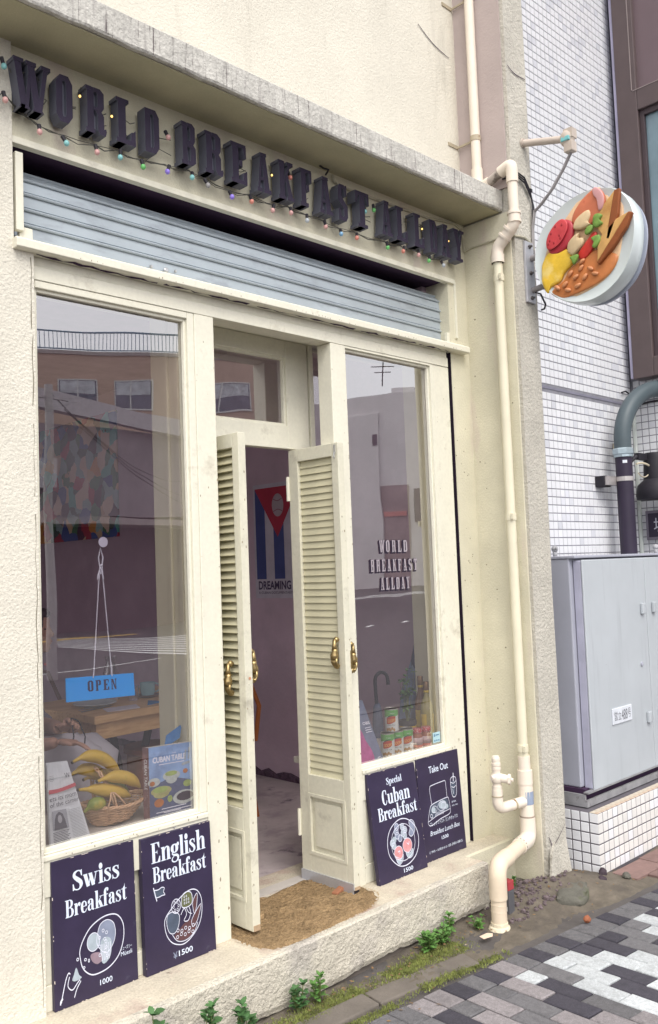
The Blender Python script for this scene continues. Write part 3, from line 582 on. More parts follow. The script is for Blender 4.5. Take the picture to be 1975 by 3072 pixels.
for u in range(-16, 22):
    if u < 12: brick(u, -1.3, 1.3, edge.get(u, rb.choice('dggp')))
    v = 0
    first = 1 if u % 2 else 2
    while v < (9 if u > -8 else 6):
        lv = first if v == 0 else 2
        c = known.get((u, v)) or (rb.choice('wwwwdwd') if u+v*.7 > 2 else rb.choice('dggpp'))
        brick(u, v, lv, c); v += lv
conc = mat('old_concrete_edging', (.155,.135,.115), .9, .15, 8, .6, 90, col2=(.10,.09,.075), thr=.55, scale2=6)
edg = obj('kerb_edging', B(.8, 2.33, -.05, 1.0, 2.45, .0), conc, kind='structure', bevel=.006)
def eslab(pts, z):
    mb = MB().prism(pts, lambda u, v, d: (u, v, d), -.05, z); o = obj('edging_slab', mb, conc, edg, bevel=.006)
eslab([(1.4,2.40),(2.02,2.395),(2.02,2.52),(1.4,2.52)], .006); eslab([(2.03,2.395),(2.495,2.37),(2.51,2.475),(2.03,2.515)], .008); eslab([(2.505,2.37),(3.02,2.29),(3.05,2.40),(2.52,2.475)], .006)
# reddish paving slabs in front of the neighbour's plinth
red_m = mat('red_brown_paver', (.21,.135,.12), .9, .15, 20, .5, 120, rnd=.12)
me = mesh('red_paver', MB().box(-.145,-.072,-.03,.145,.072,0), red_m)
for i in range(8):
    for j in range(2): inst('red_paver', me, pave, (4.46+i*.3+.1*(j % 2), 2.315-.152*j, .006), rot=(0,0,R(-2)))
# ---- rubble, stones and scraps by the foot of the pilaster
grey_st = mat('mossy_stone', (.125,.12,.10), .95, .2, 12, .9, 50, bd=.01, col2=(.085,.095,.05), thr=.5, scale2=7)
def stone(c, sz, m, lab, seed, rot=0.):
    rr = random.Random(seed); bmm = bmesh.new(); bmesh.ops.create_icosphere(bmm, subdivisions=2, radius=1)
    mb = MB(); vs = [(Matrix.Rotation(rot,3,'Z') @ Vector((v.co.x*sz[0]*(1+rr.uniform(-.2,.2)), v.co.y*sz[1]*(1+rr.uniform(-.2,.2)), v.co.z*sz[2]*(1+rr.uniform(-.15,.15)))))+Vector(c) for v in bmm.verts]
    mb.add(vs, [tuple(v.index for v in f.verts) for f in bmm.faces]); bmm.free()
    return obj('stone', mb, m, label=lab, cat='stone')
rk = random.Random(77); bmm = bmesh.new(); bmesh.ops.create_icosphere(bmm, subdivisions=3, radius=1); mb = MB()
mb.add([(3.90+.115*v.co.x*(1+.25*math.sin(v.co.y*3+1))+.03*v.co.y, 2.37+.085*v.co.y, .012+max(-.3, min(v.co.z, .55+.35*v.co.y))*.055+.006*math.sin(v.co.x*9+v.co.y*13)+rk.uniform(-.002,.002)) for v in bmm.verts], [tuple(v.index for v in f.verts) for f in bmm.faces]); bmm.free()
obj('concrete_lump', mb, grey_st, smooth='auto', label='sloping mossy concrete lump at the foot of the pilaster', cat='concrete lump')
stone((4.16,2.36,.018), (.028,.024,.022), mat('dark_stone', (.05,.035,.045), .8), 'small dark purple stone near the corner of the tiled plinth', 3)
stone((4.30,2.30,.015), (.03,.022,.018), grey_st, 'grey chip of stone beside the tiled plinth corner', 4, .5)
stone((4.24,2.40,.02), (.028,.02,.03), MATS['dark_stone'], 'dark stone leaning on the bottom corner of the tiled plinth', 5)
stone((3.675,2.172,.016), (.020,.016,.016), mat('rust_stone', (.28,.10,.05), .8), 'small rust red stone on the edge of the paving', 6)
gv = MB(); rr = random.Random(9)
for i in range(300):
    x = rr.gauss(3.72,.16); y = rr.uniform(2.40,2.70); s = rr.uniform(.003,.012)*(1.7 if i % 9 == 0 else 1)
    if not (3.45 < x < 4.05): continue
    gv.sph((x, y, gz(x, y)+s*.3), s, 5, (rr.uniform(.7,1.4), rr.uniform(.6,1.2), .7))
obj('gravel', gv, mat('mixed_gravel', (.13,.10,.105), .9, .5, 40, dirt=(.4,.38,.35), dthr=.6, dscale=60), kind='stuff')
obj('paper_scrap', MB().prism([(0,0),(.05,-.012),(.075,.006),(.06,.026),(.01,.03)], lambda u, v, d: (3.20+u, 2.40+v, .014+d+.1*u*v), 0, .0015), mat('scrap_paper', (.7,.55,.42), .9), label='pale torn scrap of paper lying on the soil by the weeds', cat='litter')
# discarded drink carton tucked behind the pipe
ct = thing('drink_carton', 'slim red and grey carton standing behind the foot of the drainpipe', 'carton', (3.535, 2.50, -.01))
cm = lambda n, z0, z1, m: obj(n, MB().box(3.512, 2.478, z0, 3.558, 2.522, z1), m, ct, bevel=.003)
cm('carton_body', .0, .112, mat('grey_carton', (.10,.10,.11), .5)); cm('carton_top', .1125, .155, mat('red_carton', (.38,.05,.06), .5))
obj('carton_print', MB().box(3.509, 2.486, .075, 3.5115, 2.5, .098).box(3.509, 2.488, .02, 3.5115, 2.512, .04), mat('pale_print', (.55,.55,.52), .6), ct)

# ================================================================== WEEDS AND MOSS
leaf_m = mat('weed_leaf', (.065,.15,.05), .55, .25, 30, spec=.3, rnd=.3)
leaf_l = mat('young_weed_leaf', (.10,.215,.05), .55, .25, 30, spec=.3, rnd=.25)
stem_m = mat('weed_stem', (.14,.17,.06), .6)
def leaf_mesh(m, w_):
    mb = MB(); prof = [0,.28,.44,.5,.46,.36,.2,0]; n = len(prof)-1; vs = []
    for i, q in enumerate(prof):
        t = i/n; z = .14*math.sin(t*2.6)-.10*t*t; s = 1.12 if i % 2 else .92
        vs += [(t, -q*w_*s, z+.05*q), (t, 0, z), (t, q*w_*s, z+.05*q)]
    mb.add(vs, [(i*3+j, i*3+j+1, i*3+j+4, i*3+j+3) for i in range(n) for j in range(2)])
    return mesh('leaf', mb, m, smooth=True)
LM = [leaf_mesh(leaf_m, .62), leaf_mesh(leaf_l, .55)]
def weed(x, y, h, nst, lsz, lm, lab, seed, spread=.05):
    rr = random.Random(seed); t = thing('weed_plant', lab, 'weed', (x, y, gz(x, y)), 'weeds along the foot of the ledge')
    st = MB(); z0 = gz(x, y)
    for s in range(nst):
        a = rr.uniform(0, 6.28); sp = rr.uniform(.2,1)*spread; hh = h*rr.uniform(.7,1.1)
        pts = [Vector((x+math.cos(a)*sp*(.3+.7*k/4), y+math.sin(a)*sp*.6*(.3+.7*k/4), z0+hh*k/4)) for k in range(5)]
        st.tube(pts, [.003,.0028,.0024,.002,.0014], 5)
        for k in range(1, 5):
            for q in range(2 if k < 4 else 4):
                th = a+q*math.pi*(1 if k < 4 else .5)+k*1.57+rr.uniform(-.3,.3); l = lsz*(1.35-.14*k)*rr.uniform(.8,1.15)
                inst('leaf', LM[lm], t, pts[k], rot=(rr.uniform(-.3,.3), rr.uniform(-.55,.05) if k < 4 else rr.uniform(-.8,-.2), th), scale=(l, l, l))
    obj('stem', st, stem_m, t)
weed(1.60, 2.50, .24, 3, .048, 0, 'leftmost weed, a lone tall sprig at the bottom edge under the swiss board', 11, .02)
weed(1.83, 2.50, .185, 6, .046, 0, 'broad leafy weed low against the ledge under the english board', 12, .05)
weed(1.97, 2.51, .155, 6, .042, 0, 'dark leafy weed just right of the broad one, under the door', 13, .05)
weed(2.25, 2.545, .085, 7, .032, 0, 'low spreading weed where the moss begins, below the door mat', 14, .05)
weed(2.35, 2.55, .095, 4, .034, 1, 'short upright weed between the low weed and the moss', 15, .03)
weed(2.98, 2.53, .07, 7, .040, 1, 'lush green weed with star shaped leaf tips left of the drainpipe', 16, .04)
weed(3.09, 2.545, .055, 10, .026, 1, 'small leaved bushy weed between the lush weed and the pipe', 17, .06)
weed(3.17, 2.56, .10, 3, .034, 1, 'pointed weed standing tallest beside the drainpipe', 18, .02)
weed(3.32, 2.52, .05, 5, .024, 1, 'tiny creeping weed beside the foot of the drainpipe', 19, .06)
weed(3.74, 2.62, .035, 4, .022, 1, 'tiny green sprig on the gravel right of the drainpipe', 20, .03)
ms = MB(); rr = random.Random(21)
for i in range(22000):
    x = rr.uniform(1.7, 3.2); cc = 2.53-.02*(x-2); y = rr.gauss(cc-.02, .035) if rr.random() < .72 else rr.gauss(2.36-.10*(x-2.3), .014)
    if y > 2.60: continue
    if math.sin(x*9)+math.sin(x*23+1) < -.7 and rr.random() < .8: continue
    s = rr.uniform(.003,.010); a = rr.uniform(0, 6.28); z = gz(x, y)+.001
    dx, dy = math.cos(a)*s*.35, math.sin(a)*s*.35; tx, ty = rr.uniform(-.5,.5)*s, rr.uniform(-.5,.5)*s
    ms.add([(x-dx,y-dy,z),(x+dx,y+dy,z),(x+tx,y+ty,z+s)], [(0,1,2)])
obj('moss', ms, mat('moss_green', (.19,.215,.06), .9, .5, 18), kind='stuff')

lt = MB(); rr = random.Random(71)
for i in range(260):
    x = rr.uniform(1.7, 4.6); y = rr.gauss(2.52, .05) if rr.random() < .6 else rr.uniform(2.2, 2.6); y = min(y, 2.595)
    s = rr.uniform(.003,.012); a = rr.uniform(0, 6.28); z = max(gz(x, y), .001)+.003
    c, d = math.cos(a)*s, math.sin(a)*s
    lt.add([(x-c,y-d,z),(x+d*.45,y-c*.45,z+rr.uniform(0,.003)),(x+c,y+d,z+rr.uniform(0,.004)),(x-d*.45,y+c*.45,z)], [(0,1,2,3)])
obj('leaf_litter', lt, mat('dead_leaf', (.20,.125,.06), .9, .5, 30, dirt=(.5,.46,.4), dthr=.64, dscale=12), kind='stuff')
# ================================================================== DRAINPIPE AND VALVE
dp = thing('drainpipe', 'cream plastic drainpipe running down the pilaster with a kinked foot', 'drainpipe', (3.39, 2.45, 0))
def pipe(name, pts, r, m, seg=14, **k): return obj(name, MB().tube(pts, r, seg), m, dp, smooth='auto', **k)
pipe('upper_pipe', [(3.895,2.72,8.2),(3.895,2.72,3.78)], .026, pvc)
pipe('coupling', [(3.895,2.72,3.78),(3.895,2.72,3.70)], .031, pvc)
pipe('elbow', bend([(3.895,2.72,3.705),(3.895,2.72,3.665),(3.89,2.64,3.68)], .03), .03, pvc)
pipe('cross_pipe', [(3.892,2.67,3.672),(3.875,2.54,3.705)], .024, mat('weathered_pipe', (.42,.37,.33), .8, .2, 15, dirt=(.18,.15,.13), dthr=.5, dscale=14))
pipe('elbow', bend([(3.877,2.56,3.70),(3.872,2.487,3.722),(3.872,2.487,3.62)], .05, 8), .031, pvc)
pipe('drop_pipe', [(3.872,2.487,3.64),(3.872,2.487,3.46)], .026, pvc)
pipe('offset_bend', bend([(3.872,2.487,3.465),(3.872,2.487,3.40),(3.868,2.60,3.30),(3.868,2.60,3.22)], .03), .032, pvc)
for z in (3.463, 3.418): pipe('collar', [(3.872,2.487,z),(3.872,2.487,z-.014)], .036, pvc)
for a in (.15, .5): 
    p = Vector((3.871,2.50,3.395)).lerp(Vector((3.868,2.59,3.31)), a); d = Vector((-.003,.09,-.085)).normalized(); pipe('collar', [p, p+d*.012], .037, pvc)
pipe('collar', [(3.868,2.60,3.265),(3.868,2.60,3.22)], .036, pvc)
pipe('main_pipe', [(3.868,2.60,3.22),(3.872,2.60,.66)], .025, mat('painted_pipe', (.70,.655,.50), .5, .05, 6, dirt=(.45,.4,.28), dthr=.66, dscale=5))
for z, nm in ((3.14,0), (1.88,0), (.70,0)):
    obj('pipe_clamp', MB().tube([(3.87,2.60,z-.018),(3.87,2.60,z+.018)], .0285, 14).box(3.84,2.567,z-.015,3.85,2.58,z+.015).box(3.895,2.60,z-.006,3.931,2.606,z+.006), MATS['painted_pipe'], dp)
for z in (4.75, 3.95):
    obj('pipe_bracket', MB().tube([(3.895,2.72,z-.014),(3.895,2.72,z+.014)], .029, 14).box(3.90,2.745,z-.006,3.906,2.848,z+.006).box(3.82,2.845,z-.01,3.906,2.85,z+.01), mat('rusty_bracket', (.42,.36,.26), .6, .2, 20, dirt=(.2,.1,.05), dthr=.55, dscale=20), dp)
pipe('reducer', [(3.874,2.60,.66),(3.876,2.60,.585)], .031, pvc); pipe('socket', [(3.876,2.60,.59),(3.876,2.60,.52)], .039, pvc)
pipe('collar', [(3.876,2.60,.525),(3.876,2.60,.50)], .0365, pvc); pipe('tee_pipe', [(3.877,2.60,.50),(3.879,2.60,.36)], .037, pvc)
pipe('collar', [(3.879,2.60,.362),(3.879,2.60,.354)], .0385, mat('pipe_seam', (.3,.24,.19), .7))
pipe('foot_bend', bend([(3.879,2.60,.355),(3.88,2.60,.245),(3.72,2.55,.253)], .06, 8), .040, pvc)
pipe('cross_pipe', [(3.75,2.56,.251),(3.52,2.487,.262)], .036, pvc_y)
pipe('collar', [(3.735,2.555,.252),(3.725,2.552,.252)], .0405, MATS['pipe_seam'])
pipe('foot_bend', bend([(3.53,2.49,.262),(3.392,2.45,.268),(3.392,2.45,.12)], .06, 8), .041, pvc_y)
pipe('foot_pipe', [(3.392,2.45,.15),(3.39,2.45,-.01)], .036, pvc_y)
pipe('foot_pipe', [(3.392,2.45,.20),(3.392,2.45,.148)], .040, pvc_y)
obj('pipe_wrapping', MB().lathe([(.037,.0),(.052,.0),(.046,.012),(.040,.016),(.039,.03),(.037,.03)], (3.39,2.45,-.012), 16), mat('wrapping_tape', (.68,.60,.45), .8, .15, 40), dp)
for z in (.09,.115,.06): pipe('collar', [(3.39,2.45,z),(3.391,2.45,z+.004)], .0368, pvc_y)
obj('pipe_sticker', MB().add([(3.878+.0376*math.cos(R(a)), 2.60+.0376*math.sin(R(a)), z) for z in (.42,.485) for a in (-150,-130,-110,-90,-70,-55)], [(i,i+1,i+7,i+6) for i in range(5)]), mat('blue_sticker', (.25,.30,.40), .5), dp)
# branch with a stop valve
vx, vy = 3.66, 2.62
pipe('branch_pipe', bend([(3.85,2.60,.435),(vx,vy,.435),(vx,vy,.53)], .045, 8), .0265, pvc)
for a, b_ in (((3.775,2.605,.435),(3.768,2.605,.435)), ((vx,vy,.502),(vx,vy,.496))): pipe('collar', [a, b_], .029, MATS['rusty_bracket'])
pipe('branch_pipe', [(vx,vy,.525),(vx,vy,.68)], .020, pvc)
pipe('socket', [(vx,vy,.525),(vx,vy,.55)], .024, pvc)
obj('stop_valve', MB().sph((vx,vy,.585), .030, 14, (1,1,1.15)).tube([(vx,vy,.59),(vx+.03,vy-.05,.58)], [.024,.020], 12).tube([(vx-.02,vy,.592),(vx-.038,vy+.005,.592)], .012, 8).lathe([(.027,0),(.027,.012),(.018,.016),(.0,.016)], (vx+.028,vy-.047,.581), 6, (.5,-.85,-.05)).tube([(vx+.034,vy-.058,.58),(vx+.04,vy-.07,.579)], .009, 8), pvc, dp, smooth='auto')
for z, r in ((.628,.023),(.648,.023),(.672,.021)): pipe('collar', [(vx,vy,z),(vx,vy,z+.012)], r, pvc)
pipe('valve_cap', [(vx,vy,.68),(vx,vy,.694)], [.021,.016], pvc)
# ================================================================== TILED NEIGHBOUR
tile_w = mat('white_tile', (.76,.765,.79), .22, .03, 3, spec=.5, rnd=.035)
tile_l = mat('lilac_tile', (.67,.68,.725), .22, .05, 3, spec=.5, rnd=.08)
tile_c = mat('cream_white_tile', (.72,.705,.68), .25, .06, 10, spec=.5, rnd=.05, dirt=(.5,.42,.34), dthr=.70, dscale=12)
grout = mat('tile_grout', (.24,.24,.27), .9, .15, 20); grout_d = mat('dark_grout', (.12,.11,.125), .9, .15, 20)
nb = thing('tiled_building', 'white mosaic tiled building with a brown framed bay window beside the cafe', 'building', (5.1, 3.3, 0))
def Q(name, mb, m, **k): return obj(name, mb, m, nb, **k)
Q('wall', B(4.0, 3.004, -.2, 6.3, 3.3, 8.2), grout)
Q('wall', B(6.104, 1.45, -.2, 6.4, 3.0035, 8.2), grout)
PT, TS = .0520, .0462
def tmesh(m, s=TS, t=.0028):
    e = .0014; h = s/2
    mb = MB().add([(-h,0,-h),(h,0,-h),(h,0,h),(-h,0,h),(-h,-t+e,-h),(h,-t+e,-h),(h,-t+e,h),(-h,-t+e,h),(-h+e,-t,-h+e),(h-e,-t,-h+e),(h-e,-t,h-e),(-h+e,-t,h-e)],
                  [(0,1,5,4),(1,2,6,5),(2,3,7,6),(3,0,4,7),(4,5,9,8),(5,6,10,9),(6,7,11,10),(7,4,8,11),(8,9,10,11)])
    return mesh('tile', mb, m)
TM = {k: tmesh(m) for k, m in (('w',tile_w),('l',tile_l),('c',tile_c))}
rt = random.Random(5)
cells = []
for i in range(38):
    for j in range(142):
        x, z = 4.135+PT*i, .62+PT*j
        if abs(z-2.755) < .012: continue
        d = (x-4.1)**2*.5+(z-2.3)**2
        cells.append((d, x, z, 'l' if rt.random() < .13 else 'w'))
cells.sort(); 
vis = [c for c in cells if 1.62 < c[2] < 4.9 and c[1] < 5.6]
near = [c for c in vis if c[1] > 4.62][:240]
ns = set((round(c[1],3), round(c[2],3)) for c in near)
for d, x, z, k in near: inst('tile', TM[k], nb, (x, 3.004, z), rot=(R(rt.uniform(-.35,.35)), 0, R(rt.uniform(-.35,.35))))
fld = {'w': MB(), 'l': MB()}
def tquad(mb, x, z, s=TS, y=3.004, t=.0028):
    h = s/2; e = .0014
    a, b_, c, d = rt.uniform(-.0002,.0002), rt.uniform(-.0002,.0002), rt.uniform(-.0002,.0002), rt.uniform(-.0002,.0002)
    mb.add([(x-h,y,z-h),(x+h,y,z-h),(x+h,y,z+h),(x-h,y,z+h),(x-h+e,y-t+a,z-h+e),(x+h-e,y-t+b_,z-h+e),(x+h-e,y-t+c,z+h-e),(x-h+e,y-t+d,z+h-e)], [(0,1,5,4),(1,2,6,5),(2,3,7,6),(3,0,4,7),(4,5,6),(4,6,7)])
for d, x, z, k in cells:
    if (round(x,3), round(z,3)) not in ns and x < 6.10-TS/2: tquad(fld[k], x, z)
# the return wall facing the cafe: same square tiles, up to the bay window
sx = {'w': MB(), 'l': MB()}
def squad(mb, y, z, x=6.104, t=.0028, s=TS):
    h = s/2; e = .0014
    mb.add([(x,y-h,z-h),(x,y+h,z-h),(x,y+h,z+h),(x,y-h,z+h),(x-t,y-h+e,z-h+e),(x-t,y+h-e,z-h+e),(x-t,y+h-e,z+h-e),(x-t,y-h+e,z+h-e)], [(0,1,5,4),(1,2,6,5),(2,3,7,6),(3,0,4,7),(4,5,6,7)])
for i in range(26):
    for j in range(45): squad(sx['l' if rt.random() < .12 else 'w'], 2.965-PT*i, .62+PT*j)
Q('tile_field', fld['w'], tile_w, kind='stuff'); Q('tile_field', fld['l'], tile_l, kind='stuff')
Q('tile_field', sx['w'], tile_w, kind='stuff'); Q('tile_field', sx['l'], tile_l, kind='stuff')
Q('movement_joint', B(4.1, 3.0005, 2.747, 6.1, 3.0035, 2.763), mat('grey_sealant', (.22,.215,.27), .8))
Q('corner_trim', B(6.075, 2.975, .3, 6.098, 2.9975, 2.85), mat('pale_trim', (.62,.66,.62), .5), bevel=.004)
brown = mat('brown_aluminium', (.105,.078,.078), .42, .08, 6, spec=.4)
brown_d = mat('dark_brown_aluminium', (.07,.05,.055), .42, .08, 6)
bw = Q('bay_window', MB().box(5.985, 2.77, 2.92, 6.104, 2.925, 8.2).box(5.985, 1.48, 2.92, 6.104, 2.77, 3.06).box(5.985, 1.48, 4.86, 6.104, 2.77, 5.02), brown, bevel=.006)
obj('window_edge', B(5.992, 2.9255, 2.93, 6.10, 2.945, 8.2), mat('lilac_flashing', (.36,.34,.46), .5), bw)
obj('spandrel_panel', B(6.02, 1.48, 5.02, 6.09, 2.77, 8.2), mat('mauve_panel', (.16,.115,.125), .45, .08, 2), bw)
obj('sash', MB().box(6.01, 2.735, 3.06, 6.08, 2.769, 4.86).box(6.01, 1.48, 3.06, 6.08, 2.735, 3.095).box(6.01, 1.48, 4.82, 6.08, 2.735, 4.86), brown_d, bw, bevel=.003)
obj('pane', B(6.035, 1.48, 3.096, 6.04, 2.734, 4.819), mat('frosted_pane', (.17,.25,.29), .12, .25, 1.48, spec=.8), bw)
obj('panel_seam', MB().box(5.982, 2.80, 5.02, 5.9845, 2.806, 8.2).box(5.982, 1.48, 5.01, 5.9845, 2.8, 5.015), mat('pale_seam', (.30,.25,.24), .6), bw)
# cables round the inside corner
cb = MB().tube([(5.92,2.985,2.83),(5.98,2.985,2.845),(6.06,2.96,2.80),(6.085,2.93,2.80),(6.085,2.90,2.83),(6.085,2.7,2.835)], .006, 6).tube([(6.05,2.985,2.755),(6.09,2.96,2.75),(6.09,2.86,2.76),(6.09,2.70,2.755)], .008, 6)
obj('cable', cb, black, label='black cables crossing the inner corner of the tiled wall above the bent pipe', cat='cable')

# ---- tiled plinth with the steel cabinet
pt = thing('tiled_plinth', 'low cream and white tiled plinth under the steel cabinet', 'plinth', (5.1, 2.7, 0))
obj('core', MB().box(4.247, 2.414, -.1, 6.1, 2.98, .318), grout_d, pt)
PM = {k: tmesh(m, .046, .0028) for k, m in (('w',tile_w),('c',tile_c))}
for i in range(34):
    for j in range(6): inst('tile', PM['c' if rt.random() < .75 else 'w'], pt, (4.268+.053*i, 2.414, .028+.053*j))
for i in range(6):
    for j in range(6): inst('tile', PM['w'], pt, (4.247, 2.438+.053*i, .028+.053*j), rot=(0,0,-math.pi/2))
rust_t = mat('rust_stained_tile', (.62,.55,.45), .4, .1, 8, dirt=(.38,.17,.06), dthr=.5, dscale=6, dsoft=.2)
me = tmesh(rust_t, .046, .0028)
for i in range(34): inst('tile', me, pt, (4.268+.053*i, 2.438, .318), rot=(-math.pi/2, 0, 0))
cab_m = mat('pale_grey_steel', (.43,.46,.485), .5, .05, 3, spec=.4, col2=(.39,.415,.44), thr=.55, scale2=5, stretch=(5,5,.35), dirt=(.24,.22,.23), dthr=.70, dscale=16, dsoft=.04)
cab_s = mat('grey_steel_side', (.37,.38,.44), .5, .05, 5, dirt=(.16,.14,.17), dthr=.70, dscale=14, dstretch=(1,1,.4), dsoft=.05)
cbt = thing('utility_cabinet', 'pale blue grey steel utility cabinet on the tiled plinth', 'utility cabinet', (5.1, 2.7, .33))
def CB(n, mb, m, **k): return obj(n, mb, m, cbt, **k)
CB('cabinet_body', MB().box(4.345, 2.56, .412, 5.86, 2.95, 1.652), cab_s, bevel=.006)
CB('cabinet_top', B(4.34, 2.52, 1.652, 5.87, 2.955, 1.668), cab_s, bevel=.004)
CB('door_return', MB().box(4.378, 2.508, .405, 4.405, 2.556, 1.64), mat('lilac_steel_edge', (.42,.42,.52), .5), bevel=.005)
CB('cabinet_door', B(4.376, 2.496, .40, 5.098, 2.507, 1.643), cab_m, bevel=.005)
CB('cabinet_door', B(5.103, 2.496, .40, 5.83, 2.507, 1.643), cab_m, bevel=.005)
CB('base_channel', MB().box(4.30, 2.50, .325, 5.86, 2.512, .362).box(4.30, 2.512, .325, 4.312, 2.95, .39).box(4.30, 2.49, .396, 5.86, 2.52, .404), mat('galvanised_channel', (.26,.26,.27), .6, .2, 12, dirt=(.12,.1,.11), dthr=.55, dscale=10))
CB('void_shade_block', B(4.33, 2.53, .33, 5.86, 2.94, .41), dark)  # solid dark block coloured as the shade in the gap below the doors
for x, z in ((5.034,1.34),(5.18,1.34),(5.036,.70),(5.186,.70)): CB('door_catch', MB().box(x-.019, 2.476, z-.032, x+.019, 2.4955, z+.032), cab_m, bevel=.005)
CB('lock_cover', MB().lathe([(.013,0),(.013,.006),(.0,.009)], (4.995,2.4955,1.015), 12, (0,-1,0)), cab_s)
for x in (4.44, 5.70): CB('lifting_eye', MB().tube([(x,2.70,1.665),(x,2.70,1.70)], .013, 8).sph((x,2.70,1.71), .02, 10), mat('dull_bolt', (.4,.4,.42), .5, dirt=(.1,.1,.1), dthr=.55, dscale=30), smooth=True)
plq = CB('number_plate', B(4.605, 2.489, .715, 4.83, 2.4955, .803), mat('white_plate', (.66,.69,.74), .4), bevel=.002)
tb = MB(); fq = facing(4.605, 2.4885, .715)
text(tb, '営', fq, .018, .02, .035, .05, .0003); text(tb, '立', fq, .060, .02, .035, .045, .0003); text(tb, '488', fq, .100, .014, .068, .058, .0003); text(tb, '号', fq, .174, .02, .034, .052, .0003)
obj('plate_lettering', tb, mat('grey_print', (.14,.14,.16), .6), plq)

# ---- dark conduit pole bending over the cabinet
po = thing('conduit_pole', 'dark conduit pipe rising behind the cabinet and bending over in grey', 'pipe', (5.64, 2.86, 1.66))
navy = mat('dark_purple_pipe', (.030,.022,.042), .5, .1, 6)
grey_p = mat('slate_conduit', (.08,.105,.118), .45, .06, 6)
c0 = (5.64, 2.86); bp = [(5.64+.46*(1-math.cos(a)), 2.86-.10*(1-math.cos(a)), 2.44+.40*math.sin(a)) for a in [R(6*i) for i in range(16)]]
obj('lower_pipe', MB().tube([(*c0,1.66),(*c0,2.345)], .056, 18), navy, po, smooth='auto')
obj('bent_pipe', MB().tube([(*c0,2.36)]+bp+[(6.2, 2.75, 2.842)], .058, 18), grey_p, po, smooth='auto')
obj('union_nut', MB().lathe([(.066,0),(.072,.006),(.072,.038),(.066,.045)], (*c0,2.345), 8).lathe([(.064,-.016),(.064,0)], (*c0,2.345), 18), mat('galvanised_nut', (.40,.48,.52), .35, .1, 20, metal=.5), po)
obj('pipe_label', MB().add([(c0[0]+.0568*math.cos(R(a)), c0[1]+.0568*math.sin(R(a)), z) for z in (2.285,2.305) for a in (-160,-145,-130)], [(0,1,4,3),(1,2,5,4)]), mat('white_plate',(1,1,1)), po)
obj('strap_clamp', MB().tube([(*c0,2.165),(*c0,2.195)], .060, 18).box(5.50, 2.90, 2.14, 5.60, 2.93, 2.20), mat('strap_steel', (.5,.47,.46), .4, .1, 20, metal=.5), po)
obj('wall_block', B(5.49, 2.93, 2.13, 5.58, 3.0, 2.205), black, po, bevel=.005)
obj('wall_spacer', B(5.76, 2.93, 2.36, 5.85, 2.997, 2.45), mat('beige_block', (.6,.53,.4), .6), po, bevel=.003)
# ---- black bell shaped horn on the corner
hn = thing('alarm_horn', 'black bell shaped horn hanging beside the conduit pole', 'horn', (5.93, 2.80, 2.10))
obj('horn_body', MB().lathe([(.135,0),(.142,.03),(.128,.10),(.085,.14),(.078,.30),(.068,.325),(0,.33)], (5.945,2.78,2.045), 22), black, hn, smooth='auto')
obj('mounting_arm', MB().box(5.74, 2.80, 2.315, 5.90, 2.83, 2.36).tube([(5.74,2.815,2.34),(5.70,2.84,2.30)], .014, 8), black, hn)
obj('beige_lead', MB().tube(sag((5.70,2.80,2.28),(5.89,2.79,2.27),-.015), .007, 6).tube(sag((5.72,2.80,2.22),(5.89,2.80,2.23),.03), .004, 6), MATS['beige_block'], hn)
# ---- framed name plate on the return wall
npq = thing('name_plate', 'dark framed name plate with two pale kanji on the tiled wall', 'sign', (6.08, 2.7, 1.78))
fn = panel((6.085, 2.935, 1.765), (0,-1,0), (0,0,1), (-1,0,0))
obj('plate_frame', MB().box(6.065, 2.38, 1.765, 6.098, 2.935, 1.975), mat('plate_frame_grey', (.19,.17,.21), .4, metal=.4), npq, bevel=.004)
obj('plate_face', B(6.062, 2.40, 1.785, 6.0648, 2.915, 1.955), navy, npq)
tb = MB(); text(tb, '坂', fn, .06, .055, .10, .10, .0235); text(tb, '本', fn, .19, .055, .10, .10, .0235)
obj('plate_lettering', tb, mat('silver_print', (.5,.5,.56), .4), npq)

# ================================================================== PROJECTING PLATE SIGN
ps = thing('plate_sign', 'round projecting sign shaped like a plate of english breakfast', 'sign', (4.05, 2.53, 2.9))
# u runs towards the street (-Y), v up, d towards the viewer (-X)
fs = panel((4.0, 2.46, 2.93), (0,-1,0), (0,0,1), (-1,0,0))
def su(x, y):   # measured plate coordinates -> metres on the sign face
    return ((x-85)/1180*.56+.0, .58*(1-(y-100-(x-630)*(-.0))/1430))
rim0 = [(.0,.27),(.01,.36),(.05,.44),(.12,.50),(.20,.545),(.30,.565),(.40,.555),(.48,.52),(.535,.45),(.56,.36),(.555,.26),(.53,.17),(.48,.09),(.40,.03),(.31,.005),(.22,.015),(.14,.05),(.07,.11),(.02,.18)]
def smooth_loop(P, n=4):
    Q_ = []; k = len(P)
    for i in range(k):
        a, b_, c, e = P[i-1], P[i], P[(i+1) % k], P[(i+2) % k]
        for q in range(n):
            t = q/n; Q_.append(tuple(.5*(2*b_[j]+(c[j]-a[j])*t+(2*a[j]-5*b_[j]+4*c[j]-e[j])*t*t+(3*b_[j]-a[j]-3*c[j]+e[j])*t**3) for j in (0,1)))
    return Q_
rim = smooth_loop(rim0)
inset = lambda P, k, c=(.285,.285): [(c[0]+(u-c[0])*k, c[1]+(v-c[1])*k) for u, v in P]
pm = mat('plate_enamel', (.60,.66,.66), .25, .04, 3, spec=.5)
pmb = MB(); loops = [(inset(rim,.90),-.15),(inset(rim,.99),-.10),(rim,-.012),(inset(rim,.985),0),(inset(rim,.95),-.003),(inset(rim,.86),-.012)]
n = len(rim); vs = []
for P_, d in loops: vs += [fs(u, v, d) for u, v in P_]
